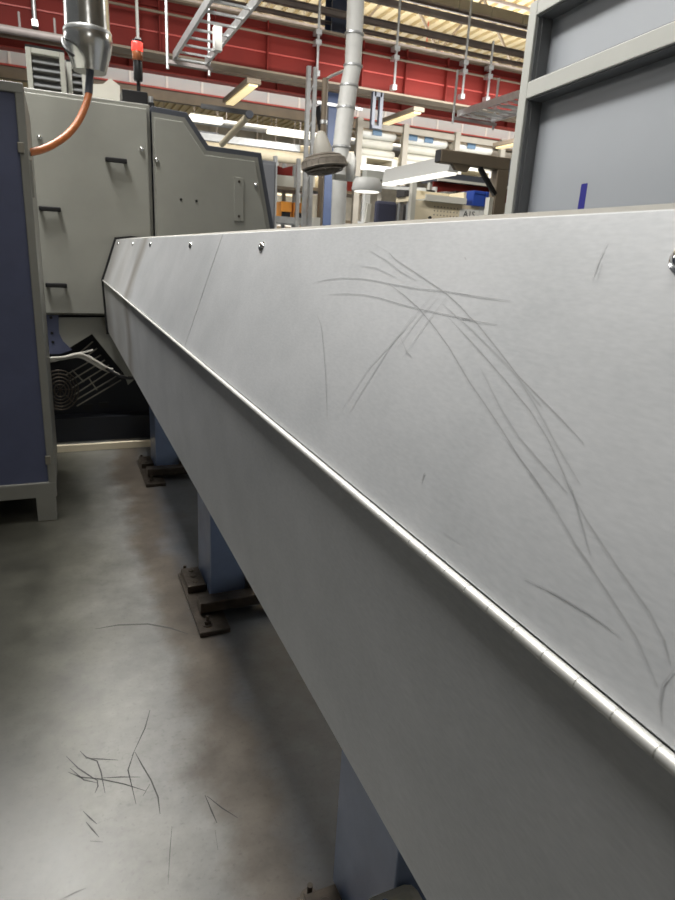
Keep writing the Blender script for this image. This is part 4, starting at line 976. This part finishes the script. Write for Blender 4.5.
def sheet(px0, py0, px1, py1, label, name='paper_sheet', txt=None):
    a = at(px0, py0, YK - 0.004); b = at(px1, py1, YK - 0.004); m = MB().box(a.x, b.x, YK - 0.004, YK - 0.001, b.z, a.z)
    o = m.build(name, 'paper', pb); o['label'] = label
    if txt:
        c = bpy.data.curves.new('lettering', 'FONT'); c.body = txt; c.size = 0.09; c.align_x = 'CENTER'; c.extrude = 0.0005
        to = bpy.data.objects.new('tmp_text', c); COL.objects.link(to)
        dg_ = bpy.context.evaluated_depsgraph_get(); me = bpy.data.meshes.new_from_object(to.evaluated_get(dg_)); bpy.data.objects.remove(to)
        mt = Matrix.Translation(((a.x + b.x) / 2, YK - 0.0055, (a.z + b.z) / 2 - 0.035)) @ Matrix.Rotation(PI / 2, 4, 'X')
        me.transform(W[o].inverted() @ mt); me.materials.append(M['ink'])
        lo = bpy.data.objects.new('lettering', me); COL.objects.link(lo); lo.parent = o; W[lo] = W[o]
sheet(460, 208.5, 478, 219, 'white paper sign with black characters', txt='A1S')
sheet(480, 203, 492, 217, 'cream printed sheet')
tr = thing('parts_tray', 'cream open tray on the top of the perforated partition', 'tray', at(442, 206, YK + .03))
a = at(421, 199, YK + .04); b = at(462, 196, YK + .04); z0 = zpb
MB().box(a.x, b.x, YK - 0.05, YK + 0.25, z0, z0 + 0.02).build('tray_floor', 'offwhite', tr); MB().box(a.x, b.x, YK + 0.24, YK + 0.26, z0 + .02, z0 + 0.12).build('back_wall', 'tan', tr)
MB().box(a.x, b.x, YK - 0.06, YK - 0.04, z0, z0 + 0.06).build('front_lip', 'offwhite', tr); MB().box(b.x - 0.03, b.x, YK - 0.04, YK + 0.24, z0 + .02, z0 + 0.12).build('side_wall', 'tan', tr)
for k, (p0, p1, lab) in enumerate(((469, 480.5, 'blue plastic bin on the partition, left of the pair'), (481, 493.5, 'blue plastic bin on the partition, right of the pair'))):
    a = at(p0, 193, YK + .05); b = at(p1, 193, YK + .05); t = thing('parts_bin', lab, 'bin', ((a.x + b.x) / 2, YK + .1, zpb), 0, 'blue parts bins')
    hz = at(480, 191.5, YK).z
    m = MB().box(a.x, b.x, YK - 0.04, YK - 0.02, zpb, hz); m.box(a.x, b.x, YK + 0.18, YK + 0.2, zpb, hz); m.box(a.x, a.x + .012, YK - .02, YK + .18, zpb, hz); m.box(b.x - .012, b.x, YK - .02, YK + .18, zpb, hz); m.build('shell', 'bluebin', t, 0.003)
    MB().box(a.x + 0.005, b.x - 0.005, YK - 0.048, YK - 0.04, hz - 0.03, hz - 0.008).build('rim', 'bluebin', t)
a = at(447, 188, 7.2); b = at(512, 193, 7.2)
rs = thing('overhead_shelf', 'dark shelf with a red strip behind the blue bins', 'shelf', ((a.x + b.x) / 2, 7.2, a.z))
MB().box(a.x - 0.2, b.x, 7.2, 7.22, a.z - 0.10, a.z + 0.06).build('red_strip', 'red', rs); MB().box(a.x - 0.2, b.x, 7.12, 7.5, a.z + 0.06, a.z + 0.16).build('shelf_board', 'rim', rs)
MB().box(a.x - 0.2, b.x, 7.10, 7.12, a.z + 0.06, a.z + 0.09).build('front_edge', 'offwhite', rs)
for x in (a.x - 0.19, b.x - 0.05): MB().box(x, x + 0.05, 7.3, 7.36, 0, a.z + 0.06).build('post', 'offwhite', rs)
# small dark items on a bench beyond the tray
bt = thing('bench_table', 'tan workbench table behind the perforated partition', 'table', (4.0, 7.0, 0))
zb_ = at(440, 202, 7.0).z
a = at(398, 200, 7.0); b = at(470, 205, 7.0)
MB().box(a.x, b.x, 6.75, 7.05, zb_ - 0.05, zb_).build('table_top', 'tan', bt)
for x in (a.x + 0.02, b.x - 0.07):
    for y in (6.77, 6.98): MB().box(x, x + 0.05, y, y + 0.05, 0, zb_ - 0.05).build('leg', 'galv', bt)
for k, (p0, p1, ytop, m, lab, nm) in enumerate(((421, 431, 190, 'black', 'black instrument box on the tan workbench, left of the white cup', 'instrument_box'), (433.5, 436.5, 187, 'white', 'white cup on the tan workbench between the dark boxes', 'cup'), (440, 449, 192, 'galv', 'grey metal block on the tan workbench right of the white cup', 'metal_block'), (451, 466, 191.5, 'black', 'wide black box on the tan workbench near the blue bins', 'instrument_box'), (401, 416, 186, 'charcoal', 'dark tool case on the tan workbench above the charcoal chair', 'tool_case'))):
    a = at(p0, ytop, 6.9); b = at(p1, ytop, 6.9)
    if nm == 'cup': tag(MB().lathe(((a.x + b.x) / 2, 6.9, zb_), ((a.x + b.x) / 2, 6.9, a.z), [(0, .025), (1, .03)], 14).build(nm, m), lab, 'cup')
    else: tag(MB().box(a.x, b.x, 6.8, 7.0, zb_, a.z).box(a.x + .02, b.x - .02, 6.79, 6.80, zb_ + .02, (zb_ + a.z) / 2).build(nm, m, bevel=0.006), lab, 'box')

# ================================================================== LIGHT
w = bpy.data.worlds.new('hall_ambience'); sc.world = w; w.use_nodes = True
bg = w.node_tree.nodes['Background']; bg.inputs['Color'].default_value = (0.93, 0.97, 1.0, 1); bg.inputs['Strength'].default_value = 0.10
def area(x, y, z, sx, sy, power, col=(1, 0.982, 0.95), rx=0.0):  # serves the ceiling rows and the unseen fill lights added below
    l = bpy.data.lights.new('ceiling_and_fill_light', 'AREA'); l.shape = 'RECTANGLE'; l.size = sx; l.size_y = sy; l.energy = power; l.color = col
    o = bpy.data.objects.new('ceiling_and_fill_light', l); COL.objects.link(o); o.location = (x, y, z); o.rotation_euler = (math.radians(rx), 0, 0); return o
for x, y, p in ((0.1, 1.8, 30), (-0.62, 3.5, 245), (-0.62, 5.8, 200), (0.1, 7.4, 150)): area(x, y, 5.2, 0.7, 2.0, p)
for y, p in ((9.5, 190), (13.0, 190)): area(-5.0, y, 4.4, 0.6, 2.4, p)  # fill lights added out of view on the left for panel and legs
area(0.34, 0.3, 2.95, 0.3, 1.4, 17)  # added low light that brightens the near lid panel
area(5, 6.4, 6.4, 14, 0.6, 200)  # unseen light added for the girder and rack fronts
area(9.6, 9.9, 4.0, 10, 0.4, 400, rx=30)  # added fill turned away from the camera to brighten the racks
area(9, 13.7, 5.3, 18, 0.5, 120, rx=90)  # added fill behind the girder, aimed at the pale cladding
area(8, 9.7, 3.3, 12, 0.4, 110, rx=112)  # added upward fill for the girder flanges and undersides
area(9, 20, 7.0, 18, 2.0, 900)  # hidden light added behind the girder for the far hall
area(9, 28, 7.3, 18, 3.0, 1500)  # second added far hall light, kept out of view
area(9, 35.5, 8.3, 18, 2.0, 900)  # added light for the far end, hidden by the brown beam
area(9, 14.6, 5.5, 18, 0.8, 700, rx=180)  # added uplight that brightens the roof deck
area(3.9, 4.3, 3.7, 1.6, 0.4, 26, rx=30)  # added fill for the pegboard front
area(10, 18, 6.2, 20, 1.5, 750, rx=180)  # hidden uplight added under the deck
area(10, 26, 6.5, 20, 1.5, 900, rx=180)  # further added uplight for the far deck
sc.view_settings.view_transform = 'Standard'; sc.view_settings.look = 'None'; sc.view_settings.exposure = 0.0; sc.view_settings.gamma = 1.0
sc.view_settings.use_curve_mapping = False
bpy.context.view_layer.update()
